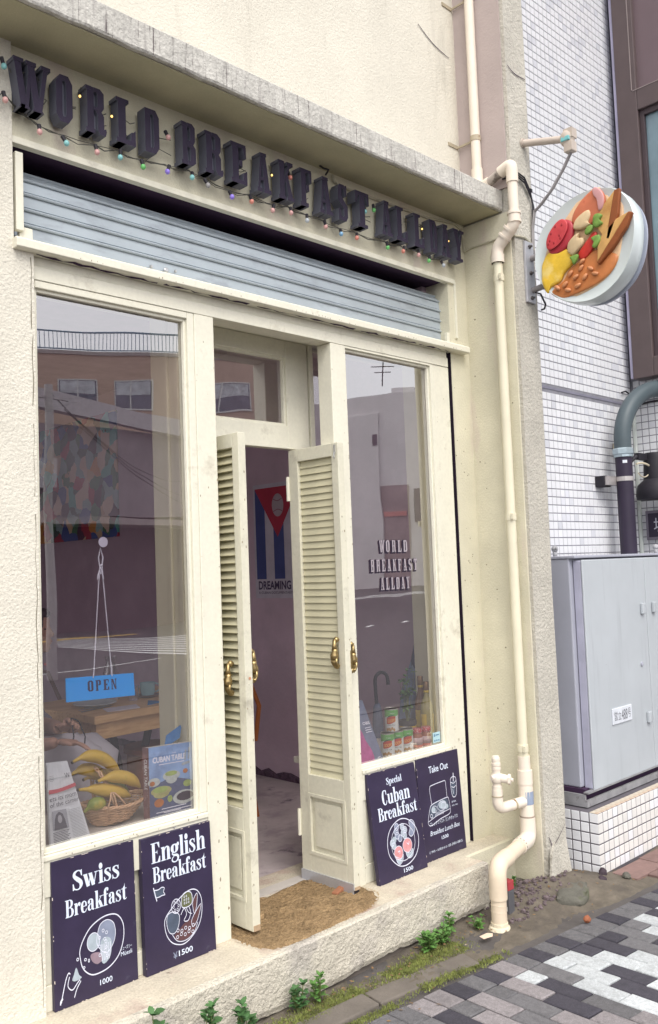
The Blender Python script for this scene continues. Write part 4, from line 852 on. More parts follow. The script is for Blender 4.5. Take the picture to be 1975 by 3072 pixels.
pmb.add(vs, [(i*n+j, i*n+(j+1) % n, (i+1)*n+(j+1) % n, (i+1)*n+j) for i in range(len(loops)-1) for j in range(n)]+[tuple(range(n)), tuple(range(5*n, 6*n))])
obj('plate', pmb, pm, ps, smooth='auto')
obj('drum_side', MB().prism(inset(rim,.955), fs, -.151, -.165), mat('plate_back', (.36,.39,.48), .3), ps)
def food(name, pts, d0, d1, m, dome=.35, k=4, **kw):
    """rounded slab: outline lifted to d1 in the middle with soft shoulders"""
    L_ = smooth_loop(pts, k); cx = sum(p[0] for p in L_)/len(L_); cy = sum(p[1] for p in L_)/len(L_); n = len(L_)
    d1 = d0+(d1-d0)*.62; rings = [(1, d0), (1, d0+(d1-d0)*.45), (.94, d0+(d1-d0)*.8), (.82, d0+(d1-d0)*.95), (.4, d1)]
    vs = [fs(cx+(u-cx)*s, cy+(v-cy)*s, d) for s, d in rings for u, v in L_]
    mb = MB().add(vs, [(i*n+j, i*n+(j+1) % n, (i+1)*n+(j+1) % n, (i+1)*n+j) for i in range(4) for j in range(n)]+[tuple(range(4*n, 5*n))])
    return obj(name, mb, m, ps, smooth=True, **kw)
sm = lambda L_: [(.282+((x-85)/1180*.56-.28)*.985, .288+(.58*(1-(y-100)/1430)-.29)*.985) for x, y in L_]
sauce = mat('bean_sauce', (.56,.20,.065), .38, .2, 9, spec=.4, dirt=(.62,.30,.12), dthr=.55, dscale=6, dsoft=.3)
food('sauce_halo', sm([(150,1000),(180,830),(300,560),(480,370),(700,150),(900,130),(1000,300),(1120,240),(1150,560),(1110,900),(1020,1180),(800,1350),(440,1420),(250,1290)]), -.012, -.006, mat('orange_glaze', (.70,.47,.28), .4, .15, 8), k=3)
food('bean_sauce', sm([(260,1280),(420,1170),(500,1050),(640,980),(840,900),(1000,1000),(1060,1080),(980,1230),(780,1340),(440,1400),(330,1360)]), -.008, .008, sauce)
food('scrambled_egg', sm([(160,980),(175,880),(260,760),(380,800),(500,790),(545,900),(540,1000),(440,1080),(380,1180),(270,1210),(215,1280),(160,1130)]), -.006, .022, mat('scrambled_egg', (.80,.52,.05), .45, .18, 9, .5, 25, col2=(.82,.62,.20), thr=.5, scale2=8))
tm = food('tomato_half', sm([(255,650),(290,540),(400,420),(490,400),(570,470),(580,600),(520,740),(400,810),(300,800),(262,740)]), -.004, .024, mat('tomato_skin', (.42,.03,.045), .35, .1, 10, spec=.5))
food('tomato_face', sm([(262,640),(300,530),(400,420),(480,405),(530,470),(520,570),(440,690),(340,745),(275,730)]), .022, .027, mat('tomato_flesh', (.55,.06,.07), .35, .15, 20))
for x, y in ((385,470),(465,475),(330,545),(430,600),(310,630),(360,675),(290,670),(440,640)):
    (u, v), = sm([(x,y)]); q = fs(u, v, .0235); obj('tomato_seed', MB().sph(q, .009, 8, (.35,.8,1.1)), mat('tomato_seed', (.34,.02,.03), .3), ps, smooth=True)
ham = mat('ham_meat', (.52,.15,.075), .4, .2, 9, spec=.4, dirt=(.35,.05,.03), dthr=.6, dscale=18)
food('sausage_slice', sm([(570,470),(590,360),(680,240),(790,160),(880,140),(950,230),(965,340),(930,480),(860,560),(740,570),(640,560)]), -.004, .022, ham)
food('sausage_fat', sm([(840,150),(890,145),(950,230),(965,340),(940,430),(900,440),(885,300),(850,230)]), .012, .026, mat('ham_fat', (.52,.27,.27), .35))
mush = mat('mushroom_flesh', (.62,.47,.28), .5, .16, 9, dirt=(.30,.20,.09), dthr=.58, dscale=14)
food('mushroom', sm([(590,560),(620,470),(700,410),(780,390),(800,460),(770,540),(790,580),(700,600),(640,590)]), .004, .034, mush)
food('mushroom', sm([(505,820),(520,730),(590,660),(650,640),(640,700),(700,720),(700,790),(640,850),(570,900),(530,870)]), .004, .034, mush)
food('chopped_tomato', sm([(640,970),(620,900),(700,800),(800,690),(850,700),(840,830),(760,930),(690,980)]), -.002, .020, mat('chopped_tomato', (.52,.04,.03), .3, .25, 18))
toast = mat('toast_crumb', (.56,.32,.11), .6, .2, 12, dirt=(.42,.18,.05), dthr=.55, dscale=8, dsoft=.25)
crust = mat('toast_crust', (.26,.075,.02), .5, .2, 10)
for k_, (q, e) in enumerate(((((1130,250),(1080,260),(920,420),(860,640),(960,850),(1000,830)), ((1085,255),(1150,255),(1115,560),(1000,850),(960,830))), (((1230,580),(1090,620),(930,740),(865,860),(850,1080)), ((1230,580),(1270,600),(1200,760),(1040,960),(870,1120),(845,1090))))):
    dz = .004*k_
    obj('toast', MB().prism(sm(q), fs, -.004, .014+dz), toast, ps, bevel=.004)
    obj('toast_crust', MB().prism(sm(e), fs, -.006, .018+dz), crust, ps, bevel=.005)
lv = mat('herb_green', (.17,.30,.06), .5, .3, 25)
for pts in (((840,500),(890,480),(940,520),(910,570),(940,620),(880,650),(830,620)), ((730,660),(760,610),(820,600),(830,650),(780,700),(740,700)), ((800,760),(890,750),(900,830),(850,900),(810,880),(830,820)), ((540,920),(630,910),(630,960),(580,1030),(560,970))):
    food('herb_leaf', sm(pts), .014, .036, lv, k=3)
for x, y, a in ((665,1010,.5),(650,1090,.8),(520,1120,.8),(580,1185,.5),(760,1130,-.6),(450,1240,.7),(355,1255,-.8),(690,1215,.8),(600,1300,.3),(480,1320,-.4),(810,1210,-.3)):
    (u, v), = sm([(x,y)]); obj('bean', MB().sph(fs(u, v, .010), .021, 10, (.42,.95,.48), Matrix.Rotation(-a, 3, 'X')), mat('bean_skin', (.60,.26,.12), .3), ps, smooth=True)
ss = mat('galvanised_bracket', (.45,.45,.48), .45, .12, 15, metal=.35)
obj('bracket_plate', B(4.005, 2.515, 3.02, 4.085, 2.529, 3.352), ss, ps, bevel=.002)
for z in (3.325, 3.18, 3.045): obj('bolt', MB().lathe([(.011,0),(.011,.008),(.006,.01),(.006,.018),(0,.018)], (4.045,2.515,z), 6, (0,-1,0)), mat('dark_bolt', (.12,.11,.11), .5, metal=.5), ps)
for z in (3.262, 3.09): obj('bracket_arm', MB().tube([(4.06,2.515,z),(4.06,2.40,z+.012)], .016, 12), mat('grey_bracket_arm', (.28,.26,.26), .5), ps, smooth='auto')
obj('lead', MB().tube([(4.06,2.50,3.075),(4.06,2.47,3.06),(4.07,2.45,3.00),(4.09,2.47,2.985),(4.11,2.50,2.99)], .005, 6), black, ps)

# ---- floodlight stub and the wires of the corner
fd = thing('sensor_lamp', 'weathered beige sensor box on a stub pipe high on the pilaster', 'sensor', (4.05, 2.53, 3.9))
wp = mat('weathered_beige', (.50,.43,.37), .6, .15, 12, dirt=(.3,.24,.2), dthr=.6, dscale=12)
obj('stub_pipe', MB().tube([(4.055,2.535,3.905),(4.10,2.32,3.86)], .019, 12).tube([(4.055,2.532,3.905),(4.057,2.522,3.903)], .026, 12), wp, fd, smooth='auto')
obj('sensor_head', MB().sph((4.108,2.29,3.855), .044, 14, (.9,.9,1.05)).box(4.085,2.25,3.85,4.135,2.30,3.90), wp, fd, smooth='auto')
obj('sensor_lens', B(4.07,2.262,3.832,4.115,2.31,3.856), mat('teal_lens', (.18,.50,.52), .3), fd, bevel=.004)
obj('junction_box', B(4.08,2.25,3.775,4.13,2.30,3.831), wp, fd, bevel=.004)
cw = MB(); a = (4.105,2.275,3.776); b_ = (4.09,2.50,3.53)
for o in (0, .012): cw.tube([Vector(a).lerp(Vector(b_), i/10)+Vector((o,0,-.03*math.sin(i*.31)))+Vector((0,.002*math.sin(i*2+o*99),0)) for i in range(11)]+[Vector((4.09+o,2.518,3.44)), Vector((4.09+o,2.522,3.30))], .0048, 6)
obj('cable', cw, mat('grey_cable', (.30,.28,.28), .6), label='pair of grey wires hanging from the sensor box to the plate sign', cat='cable')
cl = MB()
for i in range(3): cl.tube([(3.905,2.57,3.70-.012*i),(3.95,2.515,3.715-.012*i),(4.03,2.512,3.70-.014*i),(4.085+.006*i,2.515,3.64-.02*i),(4.105+.004*i,2.516,3.56),(4.095,2.52,3.44)], .0045, 6)
cl.tube([(3.89,2.71,3.675),(3.87,2.60,3.68),(3.90,2.56,3.70)], .0045, 6).box(4.075,2.505,3.635,4.092,2.518,3.652)
obj('cable', cl, black, label='bundle of black cables looping from the drainpipe elbow round the pilaster', cat='cable')
obj('cable', MB().tube([(2.895,2.84,3.50),(2.90,2.835,3.47),(2.95,2.842,3.46),(3.10,2.842,3.462),(3.35,2.842,3.468),(3.60,2.842,3.474),(3.83,2.842,3.50),(3.90,2.842,3.48),(3.905,2.84,3.36),(3.914,2.80,3.37),(3.912,2.62,3.37),(3.93,2.527,3.362),(4.02,2.524,3.372),(4.09,2.522,3.345),(4.10,2.52,3.32)], .006, 6),
    mat('painted_cable', (.46,.43,.33), .6), label='cream painted cable running under the canopy to the plate sign', cat='cable')
obj('wire_hook', MB().tube([(2.80,2.83,3.515),(2.805,2.81,3.495),(2.83,2.80,3.49),(2.84,2.83,3.48)], .005, 6), black, label='short black wire end sticking out of the soffit above the letters', cat='wire')
# ================================================================== FACADE LETTERS
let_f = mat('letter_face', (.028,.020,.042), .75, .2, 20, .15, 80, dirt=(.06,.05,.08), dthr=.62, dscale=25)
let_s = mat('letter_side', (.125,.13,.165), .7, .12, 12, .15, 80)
LET = [('W',1.291,1.424),('O',1.446,1.508),('R',1.560,1.636),('L',1.684,1.764),('D',1.807,1.869),('B',1.972,2.039),('R',2.085,2.167),('E',2.216,2.298),('A',2.352,2.425),('K',2.474,2.556),('F',2.600,2.672),('A',2.716,2.793),('S',2.836,2.898),('T',2.950,3.042),
       ('A',3.132,3.203),('L',3.238,3.320),('L',3.372,3.450),('D',3.500,3.556),('A',3.590,3.664),('Y',3.695,3.782)]
desc = ['first letter at the left end','between W and the first R','third letter, between O and L','fourth letter, between R and D','last letter of the first word','first letter of the middle word','between B and E','between the second R and A','between E and K','between A and F','between K and A','between F and S','between A and T','last letter of the middle word',
        'first letter of the third word','between A and the other L','between the other L and D','fourth letter of the third word','between D and Y','last letter at the right end']
for (ch, x0, x1), ds in zip(LET, desc):
    t = thing('sign_letter', f'black slab serif letter {ch} on the facade, {ds}', 'letter', ((x0+x1)/2, 2.80, 3.25), 'raised letters of the facade sign')
    x0, x1 = x0*1.0109, x1*1.0109
    fn = facing(x0, 2.838, 3.262); w_, h_ = x1-x0, .172
    sides, faces = MB(), MB(); jz = random.uniform(-.003,.003)
    for i, p in enumerate(SLAB[ch]):
        q = [(u*w_, v*h_+jz) for u, v in p]; dd = .056+.0006*(i % 7)
        sides.prism(q, fn, .004, dd); faces.ngon(q, fn, dd+.0006)
    # recessed inline plate filling the counters of the letter
    if ch in 'OD': sides.prism([(u*w_, v*h_+jz) for u, v in rc(.3,.1,.7,.9)], fn, .03, .042)
    if ch in 'RBA': sides.prism([(u*w_, v*h_+jz) for u, v in rc(.38,.12,.68,.9)], fn, .03, .041)
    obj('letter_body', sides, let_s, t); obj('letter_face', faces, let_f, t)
# ================================================================== STRING LIGHTS
slt = thing('string_lights', 'string of small coloured bulbs wound round the facade letters', 'fairy lights', (2.5, 2.80, 3.2))
BULB = [('teal',1.277,3.387),('pink',1.28,3.27),('pink',1.402,3.198),('teal',1.503,3.19),('pink',1.624,3.195),('teal',1.72,3.205),('lit',1.559,3.383),('lit',1.688,3.352),('green',1.819,3.198),('violet',1.929,3.212),('pink',1.937,3.352),('teal',2.046,3.223),('grey',2.124,3.213),('violet',2.246,3.198),('coral',2.351,3.207),('pink',2.468,3.199),('pink',2.575,3.216),('white',2.671,3.207),('pink',2.787,3.207),('sky',2.887,3.197),('coral',2.993,3.204),('coral',2.578,3.377),('teal',3.058,3.349),('lit',2.47,3.356),('green',3.211,3.208),('coral',3.328,3.216),('pink',3.448,3.224),('green',3.53,3.212),('white',3.651,3.214),('green',3.121,3.372),('lit',3.485,3.369),('lit',3.703,3.357)]
BC = {'teal':(.25,.55,.55),'pink':(.66,.38,.36),'green':(.16,.52,.16),'violet':(.30,.22,.75),'grey':(.34,.33,.33),'coral':(.68,.26,.20),'white':(.48,.52,.56),'sky':(.22,.42,.62)}
bmat = {k: mat('bulb_'+k, c, .3, .05, 20, spec=.5) for k, c in BC.items()}; bmat['lit'] = emis('bulb_lit', (1,.62,.18), .9)
bme_ = {k: mesh('bulb', MB().sph((0,0,0), .0100, 12, (1,1,1.12)), m, smooth=True) for k, m in bmat.items()}
sme = mesh('socket', MB().tube([(0,0,.008),(0,0,.030)], [.0065,.0075], 8), black)
low = []
for k, x, z in BULB:
    y = 2.79; s = .45 if k == 'lit' else 1
    b_ = inst('bulb', bme_[k], slt, (x, y, z), scale=(s,s,s)); b_['label'] = {'lit':'tiny glowing amber bulb','sky':'sky blue bulb'}.get(k, k+' bulb')
    inst('socket', sme, b_, (x, y, z), rot=(random.uniform(-.5,.2), random.uniform(-.4,.4), 0))
    if z < 3.3: low.append((x, y, z))
low.sort(); wire = MB()
for off in (0, .006, -.005):
    pts = [Vector((1.25,2.80,3.36)), Vector((1.262,2.80,3.28))]
    for i, (x, y, z) in enumerate(low):
        pts.append(Vector((x+off, 2.812+off, z+.036+off)))
        if i+1 < len(low):
            q = low[i+1]; pts.append(Vector(((x+q[0])/2, 2.82, (z+q[2])/2+.032+random.uniform(-.008,.010))))
    wire.tube(pts, .0015, 5)
hi = sorted([(x, z) for k, x, z in BULB if z > 3.3])
for i in range(len(LET)-1):
    a, c = LET[i][2]-.004, LET[i+1][1]+.004
    for o in (0, -.02):
        z = 3.35+random.uniform(-.02,.03)+o
        wire.tube([Vector((a, 2.83, z+random.uniform(-.01,.01))), Vector(((a+c)/2, 2.822, z-random.uniform(.002,.014))), Vector((c, 2.83, z+random.uniform(-.01,.012)))], .0018, 4)
for _ in range(12):
    x = random.uniform(1.3,3.75); z = random.choice((3.235,3.40)); wire.tube([(x,2.84,z),(x+random.uniform(-.02,.02),2.81,z+random.uniform(-.01,.03)),(x+random.uniform(-.03,.03),2.80,z+random.uniform(-.02,.03))], .0018, 4)
obj('cable', wire, mat('dark_green_wire', (.085,.083,.07), .6), slt)

# ================================================================== MENU BOARDS
brd = mat('painted_board', (.031,.023,.055), .42, .15, 8, spec=.4, dirt=(.05,.045,.08), dthr=.62, dscale=14)
brd_e = mat('board_edge', (.022,.016,.032), .5, .2, 20, dirt=(.35,.3,.24), dthr=.68, dscale=30, dsoft=.03)
chip = mat('chipped_wood', (.62,.55,.48), .8, .2, 30)
pw = mat('white_sign_paint', (.66,.73,.85), .6, .07, 25)
chalk = mat('white_line_paint', (.66,.68,.78), .6, .05, 20)
gy = {k: mat('paint_'+k, c, .7, .15, 25) for k, c in dict(bluegrey=(.22,.25,.34), pale=(.36,.42,.47), rose=(.26,.19,.23), olive=(.12,.13,.06), slate=(.07,.09,.13), brown=(.10,.045,.05), pink=(.60,.26,.27), dark=(.030,.021,.055)).items()}
def board(x0, x1, yf, yt, z1, lab, th=.020, seed=1):
    """panel standing on the ledge with its foot at yf, leaning back to yt at the top"""
    z0 = .2165; t = thing('menu_board', lab, 'menu board', ((x0+x1)/2, yf, z0), 'painted menu boards leaning under the windows')
    up = Vector((0, yt-yf, z1-z0)); h = up.length; nn = Vector((0,-up.z,up.y)).normalized()
    fn = panel((x0, yf, z0), (1,0,0), up, nn); w_ = x1-x0
    obj('panel', MB().prism(rc(0,0,w_,h), fn, -th, 0), brd, t, bevel=.0015)
    cm = MB(); rr = random.Random(seed)
    for i in range(26):
        e = rr.choice('lbbrt'); q = rr.random(); s = rr.uniform(.002,.010); g = rr.uniform(.0008,.003)
        c = {'l': rc(0,q*h,g,q*h+s), 'r': rc(w_-g,q*h,w_,q*h+s), 'b': rc(q*w_,0,q*w_+s,g), 't': rc(q*w_,h-g,q*w_+s*1.5,h)}[e]
        cm.ngon(c, fn, .0004)
    obj('chipped_edge', cm, chip, t, kind='stuff')
    obj('screw_eye', MB().tube([fn(w_*.5+.009*math.cos(a), h+.016+.009*math.sin(a), -th*.5+.002*math.sin(a*.5)) for a in [R(-90+36*i) for i in range(11)]], .0017, 6).tube([fn(w_*.5, h-.002, -th*.5), fn(w_*.5, h+.008, -th*.5)], .0017, 6), steel, t)
    g = lambda u, v, d: fn(u*w_, v*h, d)       # u, v as fractions of the board
    return t, g
def letter(t, fnc):
    def go(f, *a, **k):
        mb = MB(); f(mb, *a, **k); obj('lettering', mb, pw, t)
    for f, *a in fnc: go(f, *a)
def draw(t, name, m, *parts, g=None, d=.0006):
    mb = MB()
    for i, p in enumerate(parts):
        if p[0] == 'fill':
            obj(name, MB().ngon(smooth_loop(p[1], 3) if len(p[1]) > 3 else p[1], g, d+i*.00006), m, t)
        elif p[0] == 'loop': mb.rib(g, p[1], d+i*.00006, w=p[2], closed=True, sub=4)
        elif p[0] == 'line': mb.rib(g, p[1], d+i*.00006, w=p[2], sub=4)
    if mb.v: obj(name, mb, m, t)
el = lambda cx, cy, rx, ry, n=14, wob=0, sd=0: [(cx+rx*math.cos(2*math.pi*i/n)*(1+wob*math.sin(i*2.3+sd)), cy+ry*math.sin(2*math.pi*i/n)*(1+wob*math.cos(i*1.7+sd))) for i in range(n)]
# swiss
t, g = board(1.424, 1.742, 2.832, 2.845, .699, 'dark menu board lettered Swiss Breakfast, leftmost of the four', seed=1)
letter(t, [(serif, 'Swiss', g, .235, .765, .575, .135, .0006), (serif, 'Breakfast', g, .145, .597, .745, .118, .0006), (text, '1000', g, .525, .062, .15, .038, .0006, .01), (text, 'ミューズリー', g, .79, .245, .14, .028, .0006), (text, 'Müesli', g, .79, .205, .14, .03, .0006)])
draw(t, 'plate_drawing', chalk, ('loop', [(.30,.30),(.33,.22),(.42,.16),(.53,.15),(.66,.17),(.77,.23),(.83,.33),(.83,.43),(.77,.50),(.68,.525),(.56,.52),(.43,.48),(.34,.41),(.30,.35)], .009),
     ('line', [(.07,.045),(.09,.10),(.13,.19),(.16,.225),(.18,.215)], .009), ('line', [(.17,.20),(.15,.14),(.20,.105),(.26,.14),(.29,.155)], .008), ('line', [(.22,.05),(.25,.10),(.30,.145)], .008), ('line', [(.06,.035),(.065,.06),(.09,.07)], .012),
     ('loop', el(.27,.295,.012,.009,6), .006), ('loop', el(.36,.275,.013,.008,6), .006), ('loop', el(.34,.225,.012,.007,6), .006), ('loop', el(.40,.26,.008,.010,6), .006), g=g)
draw(t, 'muesli_paint', gy['bluegrey'], ('fill', [(.52,.44),(.56,.485),(.64,.495),(.71,.46),(.73,.39),(.70,.32),(.62,.27),(.55,.30),(.50,.36)]), g=g, d=.0004)
draw(t, 'muesli_paint', gy['pale'], ('fill', el(.46,.375,.075,.062)), ('fill', [(.55,.36),(.62,.38),(.68,.34),(.66,.24),(.58,.20),(.54,.25)]), ('fill', [(.22,.20),(.25,.245),(.28,.19),(.31,.165),(.24,.155),(.20,.17)]), g=g, d=.0007)
draw(t, 'muesli_paint', gy['rose'], ('fill', [(.42,.29),(.47,.30),(.54,.285),(.56,.235),(.50,.215),(.44,.245)]), g=g, d=.001)
draw(t, 'plate_drawing', chalk, ('loop', [(.52,.44),(.56,.485),(.64,.495),(.71,.46),(.73,.39),(.70,.32),(.62,.27),(.55,.30),(.50,.36)], .006), ('loop', el(.46,.375,.075,.062), .006), *[('loop', el(.58+.05*math.sin(i*2.2), .43-.02*i, .014, .010, 6), .005) for i in range(10)], *[('line', [(.56+.025*i,.34),(.555+.025*i,.27),(.56+.02*i,.225)], .008) for i in range(5)], g=g, d=.0013)
# english
t, g = board(1.768, 2.077, 2.818, 2.838, .694, 'dark chipped menu board lettered English Breakfast, second from the left', th=.026, seed=2)
letter(t, [(serif, 'English', g, .13, .80, .78, .15, .0006), (serif, 'Breakfast', g, .14, .652, .77, .118, .0006), (text, '1500', g, .45, .060, .20, .042, .0006, .012)])
mb = MB(); text(mb, '¥', g, .37, .052, .06, .05, .0006, .01); obj('lettering', mb, gy['bluegrey'], t, label='half rubbed out yen sign')
draw(t, 'food_paint', gy['slate'], ('fill', [(.30,.33),(.32,.39),(.40,.40),(.48,.36),(.46,.28),(.40,.24),(.33,.26)]), ('fill', [(.14,.60),(.21,.605),(.27,.60),(.28,.555),(.22,.55),(.16,.545)]), g=g, d=.0004)
draw(t, 'food_paint', gy['olive'], ('fill', [(.52,.45),(.54,.50),(.61,.515),(.67,.49),(.67,.42),(.60,.40),(.53,.41)]), g=g, d=.0006)
draw(t, 'food_paint', gy['brown'], ('fill', [(.40,.22),(.48,.26),(.60,.30),(.72,.27),(.68,.20),(.56,.165),(.44,.18)]), ('fill', [(.68,.42),(.75,.48),(.74,.40),(.70,.33)]), ('fill', [(.66,.30),(.80,.39),(.74,.28),(.67,.24)]), g=g, d=.0006)
draw(t, 'plate_drawing', chalk, ('loop', [(.27,.34),(.29,.25),(.36,.18),(.46,.145),(.55,.14),(.66,.175),(.76,.24),(.81,.33),(.81,.43),(.76,.495),(.68,.52),(.58,.51),(.46,.47),(.36,.42),(.30,.385)], .008),
     ('loop', [(.30,.33),(.32,.39),(.40,.40),(.48,.36),(.46,.28),(.40,.24),(.33,.26)], .006), ('loop', el(.44,.435,.065,.052), .007), ('loop', [(.52,.45),(.54,.50),(.61,.515),(.67,.49),(.67,.42),(.60,.40),(.53,.41)], .007),
     ('loop', [(.68,.42),(.75,.48),(.74,.40),(.70,.33)], .006), ('loop', [(.66,.30),(.80,.39),(.74,.28),(.67,.24)], .006), ('line', [(.37,.235),(.44,.175),(.56,.16),(.68,.195),(.74,.26)], .006),
     *[('loop', el(.44+.06*math.cos(i*1.05)*.62, .435+.052*math.sin(i*1.05)*.62, .011, .010, 6), .005) for i in range(6)], *[('loop', el(.44+.055*(i % 5)+.01*(i//5), .205+.035*(i//5)+.012*(i % 2), .017, .011, 6), .005) for i in range(10)],
     *[('loop', el(.56+.03*(i % 3), .435+.025*(i//3), .007, .007, 5), .004) for i in range(8)], ('line', [(.50,.36),(.55,.40),(.58,.35),(.54,.31),(.60,.30),(.64,.35),(.62,.40)], .007), ('line', [(.58,.40),(.61,.36),(.66,.34)], .006),
     ('line', [(.175,.52),(.135,.625)], .012), ('line', [(.14,.605),(.20,.60),(.25,.61),(.285,.60),(.27,.575),(.29,.55),(.25,.55),(.20,.545),(.165,.548)], .007), g=g, d=.001)
# cuban
t, g = board(2.964, 3.300, 2.782, 2.842, .700, 'dark menu board lettered Special Cuban Breakfast, just right of the door', th=.022, seed=3)
letter(t, [(serif, 'Special', g, .37, .862, .32, .062, .0006), (serif, 'Cuban', g, .24, .685, .58, .135, .0006), (serif, 'Breakfast', g, .13, .55, .81, .12, .0006), (text, '1500', g, .50, .034, .19, .036, .0006, .012)])
draw(t, 'fruit_paint', gy['bluegrey'], ('fill', [(.72,.47),(.78,.48),(.83,.44),(.82,.37),(.74,.33),(.69,.36),(.73,.41)]), *[('fill', el(x, y, .05, .036)) for x, y in ((.46,.46),(.44,.42),(.45,.38),(.50,.35))], g=g, d=.0003)
draw(t, 'fruit_paint', gy['pale'], *[('fill', el(x, y, .042, .032)) for x, y in ((.57,.445),(.62,.41),(.57,.385),(.60,.36),(.33,.33),(.36,.30),(.38,.35))], ('fill', [(.37,.20),(.46,.17),(.52,.20),(.50,.15),(.43,.12),(.38,.15)]), ('fill', [(.58,.21),(.66,.19),(.73,.22),(.72,.165),(.65,.145),(.60,.16)]), g=g, d=.0006)
draw(t, 'egg_paint', gy['pink'], ('fill', el(.435,.225,.088,.062)), ('fill', el(.63,.265,.095,.065)), g=g, d=.0012)
draw(t, 'plate_drawing', chalk, ('loop', el(.555,.305,.325,.212, 16, .012), .009), ('loop', el(.555,.305,.245,.165, 16, .02), .006), ('loop', el(.435,.225,.088,.062), .006), ('loop', el(.63,.265,.095,.065), .006), ('loop', [(.72,.47),(.78,.48),(.83,.44),(.82,.37),(.74,.33),(.69,.36),(.73,.41)], .006),
     *[('loop', el(x, y, .04, .030, 10), .005) for x, y in ((.46,.46),(.44,.42),(.45,.38),(.50,.35),(.57,.445),(.62,.41),(.57,.385),(.60,.36),(.33,.33),(.36,.30))], *[('loop', el(x, y, .016, .012, 7), .004) for x, y in ((.44,.42),(.57,.445),(.62,.41),(.57,.385),(.34,.32))],
     ('line', [(.42,.235),(.46,.24),(.45,.215)], .008), ('line', [(.62,.29),(.65,.27),(.67,.295)], .008), ('loop', [(.37,.20),(.46,.17),(.52,.20),(.50,.15),(.43,.12),(.38,.15)], .005), ('loop', [(.58,.21),(.66,.19),(.73,.22),(.72,.165),(.65,.145),(.60,.16)], .005), g=g, d=.0016)
# take out
t, g = board(3.318, 3.648, 2.815, 2.846, .704, 'dark menu board headed Take Out, rightmost of the four', th=.022, seed=4)
letter(t, [(text, 'Take Out', g, .27, .835, .46, .068, .0006, .012), (text, 'ブレックファスト ランチボックス', g, .19, .325, .66, .042, .0006), (text, 'Breakfast Lunch Box', g, .18, .238, .70, .046, .0006, .006, .3), (text, '1500', g, .43, .17, .16, .034, .0006, .012), (text, '03-3401-0815', g, .57, .075, .34, .025, .0006), (text, 'ご予約・お問合せは', g, .12, .075, .42, .024, .0006), (text, 'drink', g, .74, .485, .11, .02, .0006), (text, 'with a box', g, .74, .45, .14, .018, .0006)])
draw(t, 'lunch_paint', gy['slate'], ('fill', [(.22,.50),(.33,.545),(.50,.55),(.62,.545),(.66,.50),(.66,.44),(.44,.425),(.24,.40)]), ('fill', [(.76,.68),(.86,.685),(.84,.56),(.78,.555)]), g=g, d=.0003)
draw(t, 'lunch_paint', gy['pale'], ('fill', el(.52,.50,.09,.04)), ('fill', el(.30,.475,.05,.03)), ('fill', el(.60,.47,.05,.025)), g=g, d=.0006)
draw(t, 'box_drawing', chalk, ('line', [(.27,.53),(.25,.66),(.26,.70),(.30,.715),(.58,.725),(.625,.72),(.635,.69),(.64,.55)], .007), ('loop', [(.155,.375),(.22,.50),(.27,.53),(.42,.545),(.62,.555),(.67,.54),(.69,.44),(.66,.39),(.44,.37),(.22,.335)], .007), ('line', [(.16,.38),(.40,.415),(.68,.435)], .006), ('loop', el(.50,.49,.10,.045,12,.05), .005), ('loop', el(.53,.49,.05,.03,9,.05), .005), ('loop', el(.32,.48,.06,.032,10,.04), .005), ('loop', el(.24,.425,.025,.018,8), .006),
     *[('line', [(.33+.03*i,.41),(.36+.03*i,.445)], .008) for i in range(7)], ('loop', [(.75,.70),(.79,.735),(.85,.735),(.89,.70),(.865,.555),(.77,.55)], .008), ('line', [(.755,.69),(.82,.672),(.885,.69)], .007), ('line', [(.765,.645),(.82,.63),(.875,.645)], .007), ('line', [(.82,.69),(.835,.775)], .016), ('line', [(.79,.62),(.795,.58),(.80,.57)], .008), g=g, d=.001)
# ================================================================== DOOR MAT AND WEDGES
rr = random.Random(31)
outl = smooth_loop([(2.172,2.79),(2.20,2.665),(2.30,2.63),(2.46,2.625),(2.66,2.635),(2.78,2.655),(2.88,2.72),(2.90,2.80),(2.87,2.98),(2.83,3.085),(2.55,3.085),(2.24,3.06),(2.19,2.92)], 10)
cx, cy = 2.52, 2.86; mm = MB(); nr = 34; no = len(outl); vs = []
for i in range(nr+1):
    s = i/nr
    for j, (x, y) in enumerate(outl):
        px, py = cx+(x-cx)*s, cy+(y-cy)*s
        bx = int(math.floor(px*11)+math.floor(py*11)) % 2; z = .223+.006*(math.sin(px*230+py*40) if bx else math.sin(py*230+px*40))+rr.uniform(-.0012,.0012)+.004*math.sin(px*9)*math.sin(py*13)
        z -= .016*max(0, s-.94)/.06
        if py < 2.63: z -= (2.63-py)*.4
        vs.append((px, py, z+.004))
mm.add(vs, [(i*no+j, i*no+(j+1) % no, (i+1)*no+(j+1) % no, (i+1)*no+j) for i in range(nr) for j in range(no)])
matm = mat('coir_fibre', (.40,.27,.14), .95, .25, 60, 1.0, 150, bd=.02, col2=(.29,.19,.095), thr=.52, scale2=9, stretch=(6,14,1), dirt=(.15,.095,.05), dthr=.63, dscale=40)
mt = thing('door_mat', 'worn curling tan coir mat on the ledge in the doorway', 'mat', (2.52, 2.86, .2165))
obj('mat_weave', mm, matm, mt, smooth=True)
fb = MB()
for i in range(2200):
    j = rr.randrange(no); e = rr.random() < .35; s = 1 if e else math.sqrt(rr.random())*.98
    x, y = cx+(outl[j][0]-cx)*s, cy+(outl[j][1]-cy)*s; a = rr.uniform(0, 6.28) if not e else math.atan2(y-cy, x-cx)+rr.uniform(-.7,.7); l = rr.uniform(.005,.014); z = .2265 if s < .95 else .218
    dx, dy = math.cos(a)*l, math.sin(a)*l
    fb.add([(x-dy*.07,y+dx*.07,z),(x+dy*.07,y-dx*.07,z),(x+dx,y+dy,z+rr.uniform(.0,.006))], [(0,1,2)])
